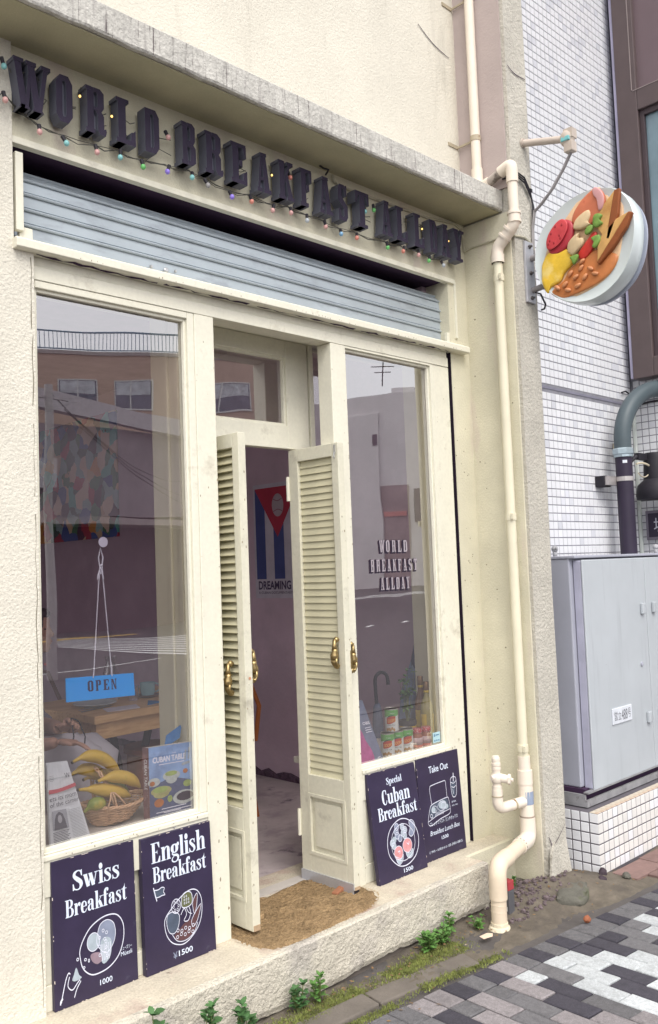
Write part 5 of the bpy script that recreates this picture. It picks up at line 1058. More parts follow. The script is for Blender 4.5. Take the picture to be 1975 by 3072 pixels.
obj('mat_fibre', fb, mat('loose_coir', (.43,.29,.145), .9, .3, 30), mt, kind='stuff')
wd = mat('reddish_wood', (.33,.14,.075), .6, .2, 14)
obj('door_wedge', MB().prism([(0,0),(.10,.0),(.10,.022),(.0,.010)], lambda u, v, d: (2.735+u*.9+d*.3, 2.86+u*.25-d, .2275+v), 0, .028), wd, label='reddish wooden wedge under the right door leaf', cat='door wedge', bevel=.003)
obj('door_wedge', MB().prism([(0,0),(.07,.0),(.07,.020),(.0,.012)], lambda u, v, d: (2.30+u, 2.89+u*.2-d, .2275+v), 0, .022), mat('tan_wood', (.40,.27,.14), .7, .2, 14), label='tan wooden wedge beside the left door leaf', cat='door wedge', bevel=.003)
# ================================================================== INTERIOR SHELL
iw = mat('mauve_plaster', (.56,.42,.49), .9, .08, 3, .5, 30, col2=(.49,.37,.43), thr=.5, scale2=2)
ifl = mat('stained_concrete_floor', (.46,.40,.40), .55, .2, 4, .2, 40, col2=(.34,.28,.30), thr=.5, scale2=6, dirt=(.12,.09,.12), dthr=.58, dscale=5, dsoft=.08)
obj('interior_floor', B(-2, 3.16, .05, 4.1, 11, .2), ifl, kind='structure')
obj('interior_wall', B(4.1, 3.06, .0, 4.2, 11, 3.35), iw, kind='structure')
obj('interior_wall', MB().box(-2, 11, .0, 4.2, 11.1, 3.35).box(-2.0,3.0,.2,-1.96,11,.95).box(-2.0,3.0,.95,-1.96,4.2,3.35).box(-2.0,8.0,.95,-1.96,11,3.35), mat('dark_plum_wall', (.28,.165,.25), .9, .1, 3), kind='structure')  # left wall parted around the added daylight opening
obj('interior_wall', MB().box(3.72, 3.0, .2, 4.1, 3.06, 3.35).box(-1.6,3.02,.2,1.39,3.06,3.35).box(1.30,3.125,2.745,3.9,3.16,3.35), iw, kind='structure')
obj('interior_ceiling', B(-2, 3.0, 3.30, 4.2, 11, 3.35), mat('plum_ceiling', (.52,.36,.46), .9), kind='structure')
sk = MB(); rr = random.Random(41); pts = [(3.2+.08*i, .2+.045+rr.uniform(-.018,.02)) for i in range(60)]
for i in range(59): sk.prism([(pts[i][0],.2),(pts[i+1][0],.2),(pts[i+1][0],pts[i+1][1]),(pts[i][0],pts[i][1])], lambda u, v, d: (d, u, v), 4.075, 4.098)
obj('skirting', sk, mat('dark_peeled_skirting', (.10,.06,.09), .8, .5, 30, dirt=(.45,.4,.42), dthr=.62, dscale=40), kind='structure')
obj('added_side_yard', B(-40, 2.91, -.1, -2.21, 40, -.02), mat('yard_concrete', (.3,.29,.28), .9), kind='structure')  # unseen ground added outside the opening, closing off light from below
sw = MB()
for y in (4.2, 6.1, 7.94): sw.box(-2.1, y, .95, -2.04, y+.06, 3.3)
sw.box(-2.1, 4.2, .95, -2.04, 8.0, 1.0).box(-2.1, 4.2, 3.25, -2.04, 8.0, 3.3)
P('added_side_window', sw, cream)  # invented window frame, out of view, added to daylight the room
# ---- flag poster on the side wall
pp = thing('film_poster', 'poster with a blue and white striped flag, red triangle and baseball on the mauve wall', 'poster', (4.09, 4.7, 1.45))
fp = panel((4.098, 4.955, 1.455), (0,-1,0), (0,0,1), (-1,0,0)); wP, hP = .52, .815
obj('sheet', MB().prism(rc(0,0,wP,hP), fp, 0, .003), mat('poster_paper', (.50,.46,.52), .6), pp)
st = MB()
for a, b_ in ((.02,.125),(.215,.325),(.415,.52)): st.ngon(rc(a,.135,b_,.785), fp, .0036)
obj('flag_stripe', st, mat('poster_blue', (.06,.075,.22), .6), pp)
obj('flag_triangle', MB().ngon([(.02,.785),(.50,.785),(.26,.43)], fp, .0042), mat('poster_red', (.40,.03,.06), .6), pp)
obj('baseball', MB().ngon(el(.27,.655,.062,.082,20), fp, .0048), mat('poster_ball', (.40,.32,.35), .6), pp)
obj('ball_seam', MB().rib(fp, [(.222,.70),(.27,.685),(.318,.70)], .0053, w=.006).rib(fp, [(.222,.61),(.27,.625),(.318,.61)], .0053, w=.006), mat('poster_seam', (.25,.10,.14), .6), pp)
tb = MB(); text(tb, 'DREAMING IN', fp, .035, .06, .44, .062, .0042, .03); text(tb, 'A CUBAN DOCUMENTARY BY IAN', fp, .035, .03, .46, .018, .0042)
obj('lettering', tb, mat('poster_ink', (.07,.05,.10), .6), pp)
# ---- large patchwork print further back on the same wall (plain coloured patches)
wa = thing('wall_print', 'large multicoloured patchwork print on the side wall far inside', 'wall print', (4.09, 7.5, 2.0))
obj('print_sheet', B(4.085, 6.80, 2.0, 4.098, 8.7, 3.12), blotch('patchwork', [(.75,.55,.34),(.07,.24,.12),(.50,.03,.07),(.05,.12,.38),(.12,.55,.48),(.85,.68,.52),(.08,.02,.06),(.78,.34,.06),(.35,.55,.55),(.05,.12,.10)], 9.), wa)
# ---- cafe table with its crockery
wood = mat('pine_table_wood', (.74,.48,.23), .45, .15, 4, col2=(.62,.38,.17), thr=.5, scale2=4, stretch=(1,14,14))
TB = Vector((2.345,4.175,0)); ta = R(4)
ca, sa = math.cos(ta), math.sin(ta)
tp = lambda x, y, z: (TB.x+x*ca-y*sa, TB.y+x*sa+y*ca, z)
def tbox(x0, y0, z0, x1, y1, z1):
    mb = MB().box(x0,y0,z0,x1,y1,z1); mb.v = [tp(*v) for v in mb.v]; return mb
tt = thing('cafe_table', 'pine cafe table behind the left window', 'table', tp(.45,.4,.2))
obj('tabletop', tbox(0,0,.888,.95,.75,.93), wood, tt, bevel=.004)
obj('apron', tbox(.03,.035,.80,.92,.06,.8875), wood, tt, bevel=.002); obj('apron', tbox(.03,.06,.80,.055,.72,.8875), wood, tt)
obj('trestle', MB().tube([tp(.30,.30,.82), tp(.42,.30,.20)], .022, 8).tube([tp(.58,.30,.82), tp(.42,.33,.20)], .022, 8).tube([tp(.2,.3,.80), tp(.7,.3,.80)], .02, 8), mat('black_iron', (.03,.022,.04), .5), tt)
cer = mat('pale_ceramic', (.48,.55,.56), .25, .04, 8, spec=.5)
p = tp(.20,.30,.931); obj('plate', MB().lathe([(.06,0),(.065,.006),(.105,.014),(.12,.022),(.118,.025),(.10,.018),(.05,.010),(0,.010)], p, 28), cer, label='pale grey plate on the pine table behind the open sign', cat='plate', smooth='auto')
p = tp(.46,.30,.931); obj('tumbler', MB().lathe([(.028,0),(.034,.085),(.0315,.085),(.027,.006),(0,.006)], p, 18), glass('tumbler_glass', (.85,.85,.9), .25), label='empty glass tumbler on the table right of the plate', cat='glass', smooth='auto')
cu = thing('teacup', 'pale blue teacup on its saucer on the pine table', 'cup', tp(.59,.34,.931)); p = tp(.59,.34,.931)
cblue = mat('pale_blue_glaze', (.32,.54,.58), .25, .05, 8, spec=.5)
obj('saucer', MB().lathe([(.04,0),(.075,.012),(.073,.015),(.04,.006),(0,.006)], p, 24), mat('brown_saucer', (.25,.2,.17), .4), cu, smooth='auto')
obj('cup_bowl', MB().lathe([(.036,.012),(.042,.03),(.045,.085),(.042,.085),(.038,.03),(0,.02)], p, 24), cblue, cu, smooth='auto')
obj('cup_handle', MB().tube([Vector(p)+Vector((.028+.022*math.cos(R(a)), -.034-.022*math.cos(R(a)), .055+.025*math.sin(R(a)))) for a in range(-90, 91, 20)], .005, 6), cblue, cu, smooth=True)
obj('napkin', MB().prism([(.0,.06),(.18,.02),(.24,.14),(.05,.18)], lambda u, v, d: tp(.02+u+.1, v, d), .931, .934), mat('paper_napkin', (.70,.67,.72), .8), label='crumpled pale paper napkin under the cutlery on the table', cat='napkin')
obj('napkin', MB().prism([(.0,.0),(.13,.03),(.10,.13)], lambda u, v, d: tp(.38+u, .06+v, d), .931, .936), mat('blue_paper', (.04,.19,.42), .7), label='folded blue paper napkin near the table edge', cat='napkin')
kn = MB().prism([(0,-.007),(.10,-.008),(.105,.008),(0,.007)], lambda u, v, d: tp(.03+u*.98, .17+u*.25+v, d), .9345, .938).prism([(.105,-.008),(.23,-.008),(.22,.007),(.105,.006)], lambda u, v, d: tp(.03+u*.98, .17+u*.25+v, d), .9345, .936)
obj('knife', kn, steel, label='steel table knife lying on the napkin', cat='knife')
fk = MB().tube([tp(.04,.21,.939), tp(.16,.24,.94), tp(.20,.25,.945)], .003, 6)
for i in range(3): fk.tube([tp(.20,.243+.007*i,.945), tp(.245,.256+.007*i,.942)], .0013, 5)
obj('fork', fk, steel, label='steel fork lying beside the knife on the table', cat='fork')
p = tp(.42,.46,.931); jg = thing('water_carafe', 'clear carafe with slices of orange fruit behind the open sign', 'carafe', p)
obj('carafe_glass', MB().lathe([(.045,0),(.048,.15),(.03,.21),(.034,.25),(.031,.25),(.026,.21),(.044,.148),(.041,.006),(0,.006)], p, 20), glass('carafe_glass', (.9,.9,.9), .06), jg, smooth='auto')
obj('fruit_slice', MB().sph(Vector(p)+Vector((0,0,.09)), .036, 10, (1,.9,.9)).sph(Vector(p)+Vector((.01,.01,.13)), .03, 10, (1,1,.5)), mat('orange_fruit', (.62,.32,.05), .4, .2, 30), jg, smooth=True)
# ---- chairs
def chair(x, y, a, lab, m, nm='chair'):
    t = thing('cafe_chair', lab, 'chair', (x, y, .2)); Mx = Matrix.Rotation(a, 3, 'Z'); pz = lambda u, v, z: Vector((x, y, .2))+Mx @ Vector((u, v, z))
    s = MB().lathe([(.19,0),(.20,.012),(.19,.03),(.15,.026),(0,.022)], (x,y,.64), 22); obj('seat', s, m, t, smooth='auto')
    for u, v in ((-.14,-.14),(.14,-.14),(-.13,.14),(.13,.14)): obj('leg', MB().tube([pz(u*.85,v*.85,.445), pz(u*1.25,v*1.25,0)], [.015,.012], 8), m, t, smooth='auto')
    obj('back_hoop', MB().tube([pz(-.17,.15,.44), pz(-.19,.19,.65), pz(-.12,.22,.84), pz(0,.23,.88), pz(.12,.22,.84), pz(.19,.19,.65), pz(.17,.15,.44)], .014, 8), m, t, smooth='auto')
    obj('back_rest', MB().tube([pz(-.10,.20,.52), pz(0,.215,.78), pz(.10,.20,.52)], .011, 8), m, t, smooth='auto'); return t
bent = mat('orange_bentwood', (.36,.12,.04), .4, .15, 8)
chair(3.33, 4.38, R(150), 'orange bentwood chair inside, half hidden by the left door leaf', bent)
chair(2.62, 5.25, R(0), 'dark reddish chair behind the pine table', mat('dark_bentwood', (.16,.06,.05), .45))
obj('wooden_stool', MB().lathe([(.16,0),(.15,.42),(.17,.43),(.17,.46),(0,.46)], (2.90,4.50,.2), 18), mat('red_brown_wood', (.24,.085,.05), .5, .2, 6), label='reddish brown wooden drum stool under the pine table', cat='stool', smooth='auto')
# ---- seated customer
skin = mat('skin', (.50,.30,.21), .5, .06, 12); white_c = mat('white_cloth', (.55,.53,.56), .85, .06, 5); shirt = mat('grey_shirt', (.22,.20,.24), .85, .1, 6); hairm = mat('black_hair', (.02,.014,.018), .5)
pe = thing('person', 'seated customer in pale clothes at the left edge of the window, seen in profile', 'person', (1.98, 4.34, .2))
def skin_chain(name, nodes, edges, m, root=0, lv=2):
    me = bpy.data.meshes.new(name); b0 = WLOC[pe.name]; me.from_pydata([tuple(Vector(n[:3])-b0) for n in nodes], edges, []); me.materials.append(m)
    o = bpy.data.objects.new(name, me); COL.objects.link(o); o.parent = pe
    md = o.modifiers.new('skin', 'SKIN'); 
    for i, n in enumerate(nodes):
        d = me.skin_vertices[0].data[i]; r = n[3]; d.radius = (r, n[4] if len(n) > 4 else r); d.use_root = (i == root)
    md.use_smooth_shade = True; ss_ = o.modifiers.new('sub', 'SUBSURF'); ss_.levels = ss_.render_levels = lv; WLOC[o.name] = b0; return o
FW = Vector((.71,-.70,0)); SD = Vector((.70,.71,0)); Hc = Vector((2.075,4.30,1.385)); Z_ = Vector((0,0,1))
hp = lambda f, s, z: tuple(Hc+FW*f+SD*s+Z_*z)
pv = Vector((1.93,4.42,.70)); 
nodes = [(*pv,.15),(1.94,4.41,.85,.145),(1.96,4.39,1.05,.15),(1.985,4.37,1.17,.09),(2.01,4.355,1.25,.055),(*hp(-.005,0,-.045),.075),(*hp(-.01,0,.03),.095),(*hp(-.02,0,.085),.075),
  (2.06,4.51,1.14,.06),(2.14,4.42,.90,.047),(2.07,4.06,.93,.036),(1.95,3.80,.965,.026),   # far arm
  (1.86,4.27,1.14,.06),(1.86,4.08,.88,.047),(1.84,3.82,.90,.036),(1.87,3.66,.935,.026),   # near arm
  (2.05,4.40,.70,.10),(2.20,4.0,.80,.082),(2.22,3.92,.79,.075),(2.22,3.98,.45,.055),(2.24,3.95,.27,.04),(2.32,3.86,.235,.035),   # far leg
  (1.85,4.30,.70,.10),(2.06,3.92,.82,.085),(2.09,3.85,.80,.078),(2.10,3.93,.48,.055),(2.10,3.93,.27,.04),(2.18,3.84,.235,.035)]
edges = [(0,1),(1,2),(2,3),(3,4),(4,5),(5,6),(6,7),(2,8),(8,9),(9,10),(10,11),(2,12),(12,13),(13,14),(14,15),(0,16),(16,17),(17,18),(18,19),(19,20),(20,21),(0,22),(22,23),(23,24),(24,25),(25,26),(26,27)]
skin_chain('body', nodes, edges, skin)
fc = MB()   # face: forehead, brow, nose, lips, chin as one lofted profile
prof = [(.070,.088),(.088,.055),(.086,.028),(.090,.018),(.112,-.016),(.106,-.028),(.090,-.034),(.098,-.046),(.093,-.052),(.097,-.060),(.086,-.072),(.092,-.088),(.076,-.106),(.035,-.108)]
vs = []; nn_ = 12; wd_ = [.055,.064,.066,.064,.050,.052,.056,.05,.05,.05,.046,.038,.034,.03]
for (f, z), w2 in zip(prof, wd_):
    for j in range(nn_+1):
        a = R(-90+180*j/nn_); sharp = .55 if -.03 < z < .0 else 1
        c = math.cos(a)**(1/sharp*1.2); vs.append(hp(.0+f*c, w2*math.sin(a), z))
k = nn_+1; fc.add(vs, [(i*k+j, i*k+j+1, (i+1)*k+j+1, (i+1)*k+j) for i in range(len(prof)-1) for j in range(nn_)])
obj('face', fc, skin, pe, smooth=True)
obj('eyes', MB().sph(hp(.074,-.030,.012), .008, 8, (.7,1,.5)).sph(hp(.074,.030,.012), .008, 8, (.7,1,.5)), hairm, pe, smooth=True)
obj('lips', MB().sph(hp(.087,0,-.052), .009, 8, (.5,1.6,.6), Matrix.Rotation(math.atan2(SD.y,SD.x),3,'Z')), mat('lip', (.42,.16,.14), .5), pe, smooth=True)
obj('hair', MB().sph(hp(-.032,0,.045), .108, 16, (1,1,1.0)).sph(hp(-.04,0,-.03), .085, 14, (1,1,1.3)).sph(hp(.035,0,.088), .055, 12, (1,1,.6)), hairm, pe, smooth=True)
obj('trousers', MB().tube([(1.85,4.34,.72),(1.98,4.10,.78),(2.07,3.91,.825),(2.10,3.845,.80),(2.105,3.88,.66),(2.105,3.93,.44)], [.11,.105,.098,.094,.078,.07], 16).tube([(2.03,4.40,.72),(2.12,4.15,.76),(2.205,3.97,.80),(2.23,3.91,.77),(2.225,3.95,.60),(2.225,3.97,.42)], [.11,.102,.094,.088,.075,.068], 16), white_c, pe, smooth=True)
obj('shirt', MB().tube([(1.93,4.42,.62),(1.94,4.41,.85),(1.96,4.39,1.05),(1.98,4.375,1.17),(2.0,4.36,1.215)], [.17,.165,.17,.12,.065], 18).tube([(1.95,4.28,1.13),(1.865,4.24,1.10),(1.86,4.08,.90),(1.85,3.96,.895)], [.085,.075,.062,.055], 12).tube([(2.0,4.45,1.13),(2.07,4.50,1.10),(2.14,4.42,.92),(2.12,4.30,.915)], [.085,.075,.062,.055], 12), shirt, pe, smooth=True)
def hand(root, dirv, up, side, curl, nm):
    D_ = Vector(dirv).normalized(); U_ = Vector(up).normalized(); S_ = D_.cross(U_)*side; r0 = Vector(root)
    n = [(*r0,.022,.016),(*(r0+D_*.045),.036,.014),(*(r0+D_*.085),.038,.013)]; e = [(0,1),(1,2)]
    for i, (o, l) in enumerate(((-.026,.066),(-.009,.075),(.009,.070),(.025,.056))):
        b0 = r0+D_*.085+S_*o; a1 = b0+(D_*math.cos(curl*.5)-U_*math.sin(curl*.5))*l*.45; a2 = a1+(D_*math.cos(curl)-U_*math.sin(curl))*l*.32; a3 = a2+(D_*math.cos(curl*1.5)-U_*math.sin(curl*1.5))*l*.25
        k_ = len(n); n += [(*b0,.0092),(*a1,.0088),(*a2,.008),(*a3,.0062)]; e += [(2,k_),(k_,k_+1),(k_+1,k_+2),(k_+2,k_+3)]
    k_ = len(n); t0 = r0+D_*.03-S_*.034; n += [(*t0,.012),(*(t0+D_*.03-S_*.016-U_*.006),.0105),(*(t0+D_*.055-S_*.014-U_*.014),.008)]; e += [(1,k_),(k_,k_+1),(k_+1,k_+2)]
    return skin_chain(nm, n, e, skin)
hand((1.95,3.80,.965), (.2,-.75,.35), (.6,.3,.7), 1, .8, 'hand'); hand((1.87,3.66,.935), (.55,-.6,-.05), (.2,.2,1), -1, .5, 'hand')
obj('sunglasses', MB().tube([(1.96,3.70,1.02),(1.93,3.62,.955),(1.91,3.60,.92)], .003, 6).tube([(2.0,3.70,1.0),(1.985,3.62,.945),(1.97,3.60,.915)], .003, 6).tube([(1.96,3.70,1.02),(1.98,3.705,1.015),(2.0,3.70,1.0)], .0035, 6), black, label='thin black folded spectacles held in the customer\'s hands', cat='spectacles')
# ================================================================== LEFT WINDOW DISPLAY
def warp(tl, tr, br, bl):
    """map u,v in 0..1 over four world corners, d pushed along the face normal (towards the street)"""
    TL_, TR_, BR_, BL_ = map(Vector, (tl, tr, br, bl)); nn = (TR_-TL_).cross(TL_-BL_).normalized()
    if nn.y > 0: nn = -nn
    return lambda u, v, d: (BL_*(1-u)+BR_*u)*(1-v)+(TL_*(1-u)+TR_*u)*v+nn*d
os_ = thing('open_sign', 'bright blue OPEN sign hanging by white string inside the left window', 'sign', (1.66, 2.90, 1.2))
g = warp((1.519,2.90,1.298),(1.793,2.90,1.287),(1.797,2.90,1.204),(1.520,2.90,1.214))
obj('sign_panel', MB().prism(rc(0,0,1,1), g, -.004, 0), mat('bright_blue_plastic', (.02,.36,.85), .3, .03, 5, spec=.5), os_)
mb = MB()
for i, c in enumerate('OPEN'): slab_flat(mb, c, g, .305+.115*i, .36, .082, .46, .0005)
obj('lettering', mb, mat('ink_navy', (.03,.02,.06), .6), os_)
cord = mat('white_cord', (.62,.62,.68), .8, .08, 40)
obj('cord', MB().tube([(1.625,2.8985,1.288),(1.627,2.8975,1.30),(1.655,2.898,1.63),(1.664,2.898,1.69)], .0021, 6).tube([(1.702,2.8985,1.285),(1.70,2.8975,1.297),(1.674,2.898,1.63),(1.666,2.898,1.69)], .0021, 6)
    .tube([(1.664,2.898,1.66),(1.655,2.896,1.72),(1.664,2.896,1.755),(1.673,2.896,1.72),(1.666,2.898,1.66)], .0026, 6).tube([(1.664,2.895,1.69),(1.65,2.893,1.655),(1.648,2.893,1.64)], .0028, 6).tube([(1.667,2.895,1.69),(1.668,2.892,1.655),(1.672,2.893,1.64)], .0028, 6).sph((1.665,2.895,1.69), .006, 8), cord, os_)
obj('suction_cup', MB().lathe([(.019,0),(.017,.004),(.008,.007),(.007,.014),(.0,.015)], (1.67,2.886,1.776), 18, (0,1,0)), mat('milky_rubber', (.55,.53,.60), .3, spec=.5), os_, smooth='auto')
# newspaper
nwp = thing('newspaper', 'folded newspaper standing at the left corner of the window display', 'newspaper', (1.53, 2.92, .728))
g = warp((1.455,2.925,1.012),(1.535,2.925,1.006),(1.607,2.905,.728),(1.455,2.905,.728))
vs = []; fm = MB()
for i in range(9):
    for j in range(2):
        u = i/8; q = g(u, j, -.004*math.sin(u*math.pi)+.006*math.sin(u*5)*(j))
        vs.append(q)
fm.add(vs, [(2*i,2*i+2,2*i+3,2*i+1) for i in range(8)]).prism(rc(0,0,1,1), g, -.014, -.009)
obj('sheet', fm, mat('newsprint', (.66,.70,.70), .8, .06, 10), nwp)
obj('red_band', MB().rib(g, [(0,.655,.05),(.4,.66,.045),(1,.70,.045)], .0055), mat('red_ink', (.55,.10,.12), .7), nwp)
nik = mat('newspaper_ink', (.10,.10,.12), .8)
for a in (('W', g, .66, .80, .22, .06, .0056), ('ets its mom', g, .02, .535, .90, .055, .0056, 0, 0, .03), ('of the camer', g, .02, .465, .94, .055, .0056, 0, 0, .03)):
    tb = MB(); text(tb, *a); obj('headline', tb, nik, nwp)
tb = MB()
for i in range(8): tb.rib(g, [(.06,.165-.018*i),(.50-.03*(i % 3),.172-.018*i)], .0054, w=.007)
obj('body_text', tb, nik, nwp, kind='stuff')
tb = MB()
for i in range(20): tb.rib(g, [(.56,.40-.018*i),(.93,.408-.018*i)], .0054, w=.005)
for i in range(4): tb.rib(g, [(.05,.84-.02*i),(.22,.842-.02*i)], .0054, w=.006)
obj('body_text', tb, mat('faint_ink', (.34,.36,.37), .8), nwp, kind='stuff')
obj('photo_print', MB().ngon(rc(.06,.195,.50,.425), g, .0058), mat('photo_grey', (.34,.36,.38), .7), nwp)
obj('photo_print', MB().ngon([(.10,.197),(.12,.30),(.17,.375),(.27,.408),(.37,.375),(.42,.30),(.45,.197)], g, .0061), MATS['newspaper_ink'], nwp)
obj('photo_print', MB().ngon(el(.275,.318,.062,.050,14), g, .0064), mat('photo_pale', (.38,.39,.40), .7), nwp)
# basket of plantains
bk = thing('wicker_basket', 'pale wicker basket with a twisted handle holding green and yellow bananas', 'basket', (1.765, 3.02, .728))
wick = mat('wicker', (.64,.43,.25), .6, .2, 40, dirt=(.28,.16,.08), dthr=.6, dscale=30)
wv = MB(); nS = 22
def bp_(a, h, r=0):       # wall of the basket at angle a, height fraction h
    f = .52+.48*h**.85; return Vector((1.755+.012*h+(.128*f+r)*math.cos(a), 3.02+(.088*f+r)*math.sin(a), .732+.066*h+.014*h*h*math.cos(a)**2))
for k in range(13):
    h = (k+.5)/13; ph = math.pi if k % 2 else 0
    wv.tube([bp_(2*math.pi*i/88, h, .0028*math.cos(nS/2*2*math.pi*i/88+ph)) for i in range(89)], .0030, 5, False)
for k in range(nS): wv.tube([bp_(2*math.pi*k/nS, h/5) for h in range(6)], .0024, 5)
obj('basket_weave', wv, wick, bk, smooth=True)
rm_ = MB()
for ph in (0, 2.1, 4.2): rm_.tube([bp_(2*math.pi*i/60, 1.02, .004*math.cos(i*.9+ph))+Vector((0,0,.004*math.sin(i*.9+ph))) for i in range(61)], .0034, 6, False)
obj('basket_rim', rm_, wick, bk, smooth=True)
obj('basket_floor', MB().lathe([(.001,0),(.06,0)], (1.755,3.02,.736), 20), wick, bk)
hd = MB()
for ph in (0, 2.1, 4.2):
    hd.tube([Vector((1.735-.05*math.sin(t*math.pi)+.006*math.cos(t*26+ph), 2.945+.15*t+.006*math.sin(t*26+ph), .80+.145*math.sin(min(1,t*1.05)*math.pi)**.8)) for t in [i/30 for i in range(31)]], .0034, 6)
for dx in (-.045,.0,.045): hd.tube([(1.735+dx,2.936,.79),(1.73+dx*.4,2.945,.835),(1.718,2.95,.865)], .0032, 6)
obj('basket_handle', hd, wick, bk, smooth=True)
ban = mat('banana_skin', (.58,.40,.055), .45, .12, 8, col2=(.30,.32,.06), thr=.60, scale2=9, dirt=(.08,.05,.02), dthr=.70, dscale=26, dsoft=.04)
bang = mat('green_banana_skin', (.22,.29,.05), .45, .15, 8, col2=(.50,.40,.06), thr=.52, scale2=10, dirt=(.07,.06,.02), dthr=.66, dscale=30, dsoft=.04)
def banana(p0, p1, p2, r, m, lab):
    P0, P1, P2 = map(Vector, (p0, p1, p2)); C_ = P1*2-(P0+P2)/2
    pts = [P0*(1-t)**2+C_*2*t*(1-t)+P2*t*t for t in [i/14 for i in range(15)]]
    rr_ = [r*q for q in (.22,.26,.34,.62,.85,.96,1,1,1,.98,.94,.85,.66,.4,.16)]
    t = thing('banana', lab, 'banana', P1, 'bananas in the wicker basket')
    obj('banana_peel', MB().tube(pts, rr_, 9), m, t, smooth=True)
    obj('stem_tip', MB().tube([P0-(pts[1]-P0)*.3, P0], [r*.24,r*.24], 7).tube([pts[-1], pts[-1]+(pts[-1]-pts[-2])*.25], [r*.16,r*.10], 6), mat('dark_stem', (.05,.035,.02), .8), t)
banana((1.585,2.985,.985),(1.69,2.99,.985),(1.79,3.0,.895), .0245, ban, 'topmost yellow banana arching over the basket handle')
banana((1.665,2.955,.905),(1.77,2.96,.902),(1.852,2.965,.845), .0245, ban, 'yellow banana in front of the handle, pointing right')
banana((1.60,2.975,.885),(1.715,2.97,.862),(1.815,2.975,.818), .0245, ban, 'yellow banana resting along the basket rim behind the handle')
banana((1.60,3.03,.93),(1.68,3.03,.935),(1.76,3.04,.87), .0245, ban, 'yellow banana at the back under the topmost one')
banana((1.70,3.03,.85),(1.77,3.02,.85),(1.84,3.03,.815), .0245, bang, 'green tipped banana low on the right side of the basket')
banana((1.62,2.975,.80),(1.665,2.965,.825),(1.70,2.97,.80), .0245, bang, 'short green banana low on the left side beside the newspaper')
banana((1.66,3.045,.90),(1.75,3.05,.90),(1.83,3.045,.85), .0235, ban, 'yellow banana at the back right of the basket, partly hidden')
# cookbook and flyers
ckb = thing('cookbook', 'blue CUBAN TABLE cookbook standing in the right corner of the left window', 'book', (1.985, 2.92, .728))
g = warp((1.858,2.912,.998),(2.050,2.903,.992),(2.050,2.903,.728),(1.858,2.912,.728))
obj('book_block', MB().prism(rc(.01,.008,.99,.992), g, -.033, -.003), mat('page_edges', (.62,.60,.55), .8), ckb)
obj('cover', MB().prism(rc(0,0,1,1), g, -.003, 0), mat('blue_book_cover', (.27,.42,.66), .35, .2, 14, col2=(.18,.27,.45), thr=.52, scale2=9), ckb)
obj('spine', MB().prism([(1.852,2.947),(1.857,2.912),(1.8575,2.9125),(1.8525,2.9475)], lambda u, v, d: (u, v, d), .728, .998), mat('brown_spine', (.22,.12,.12), .5, .3, 30, dirt=(.45,.42,.44), dthr=.56, dscale=50), ckb)
tb = MB(); gs = warp((1.8512,2.947,.998),(1.8562,2.912,.998),(1.8562,2.912,.728),(1.8512,2.947,.728)); fsp = lambda u, v, d: gs(v, 1-u, d)
text(tb, 'CUBAN TABLE', fsp, .16, .28, .42, .45, .0004, .02)
text(tb, 'CUBAN TABLE', g, .08, .775, .76, .085, .0005, .035); text(tb, 'THE', g, .52, .872, .09, .022, .0005)
for y, a, b_ in ((.745,.22,.80),(.125,.26,.82),(.085,.14,.95),(.07,.3,.7)): tb.rib(g, [(a,y),(b_,y)], .0005, w=.011)
obj('lettering', tb, mat('cover_white', (.80,.82,.86), .5), ckb)
def art(name, col, *shapes, d=.0006, **k):
    mb = MB()
    for i, s in enumerate(shapes): mb.ngon(s, g, d+i*.00006)
    obj(name, mb, mat('print_'+name+str(round(col[0]*99)), col, .5, k.get('var', .2), 60), ckb)
art('table_print', (.09,.11,.20), [(0,.0),(1,.0),(1,.45),(.5,.55),(0,.45)], d=.0003)
art('bowl_print', (.50,.55,.50), el(.10,.515,.14,.06,16), el(.50,.57,.20,.07,18), el(.50,.52,.13,.065,14), el(.78,.235,.26,.10,18))
art('bowl_print', (.42,.42,.16), el(.26,.38,.235,.065,18), el(.26,.34,.18,.06,16))
art('food_print', (.35,.45,.12), el(.49,.60,.14,.035,12), el(.24,.40,.17,.045,12), el(.45,.25,.06,.05,8), el(.86,.42,.10,.05,10), d=.0012)
art('food_print', (.45,.16,.04), el(.20,.22,.11,.06,12), el(.06,.50,.06,.035,8), el(.82,.60,.06,.035,8), d=.0014)
art('food_print', (.035,.02,.04), el(.80,.245,.20,.065,14), d=.0013)
art('glass_print', (.38,.44,.45), [(.74,.68),(.93,.70),(.93,.74),(.74,.72)], [(.80,.75),(.84,.75),(.86,.90),(.82,.90)], [(.88,.76),(.91,.76),(.95,.93),(.90,.93)], d=.0011)
fly = MB()
for i in range(7): fly.prism([(0,0),(.07,.02),(.065,.034),(-.005,.012)], lambda u, v, d, i=i: (1.965+u+.004*i, 2.96+d+.004*i, .975+v+.005*i+.01*(u/.07)), 0, .0012)
obj('flyer_stack', fly, mat('blue_flyer', (.10,.26,.52), .5, .15, 40), label='fanned stack of blue flyers behind the cookbook', cat='flyers')

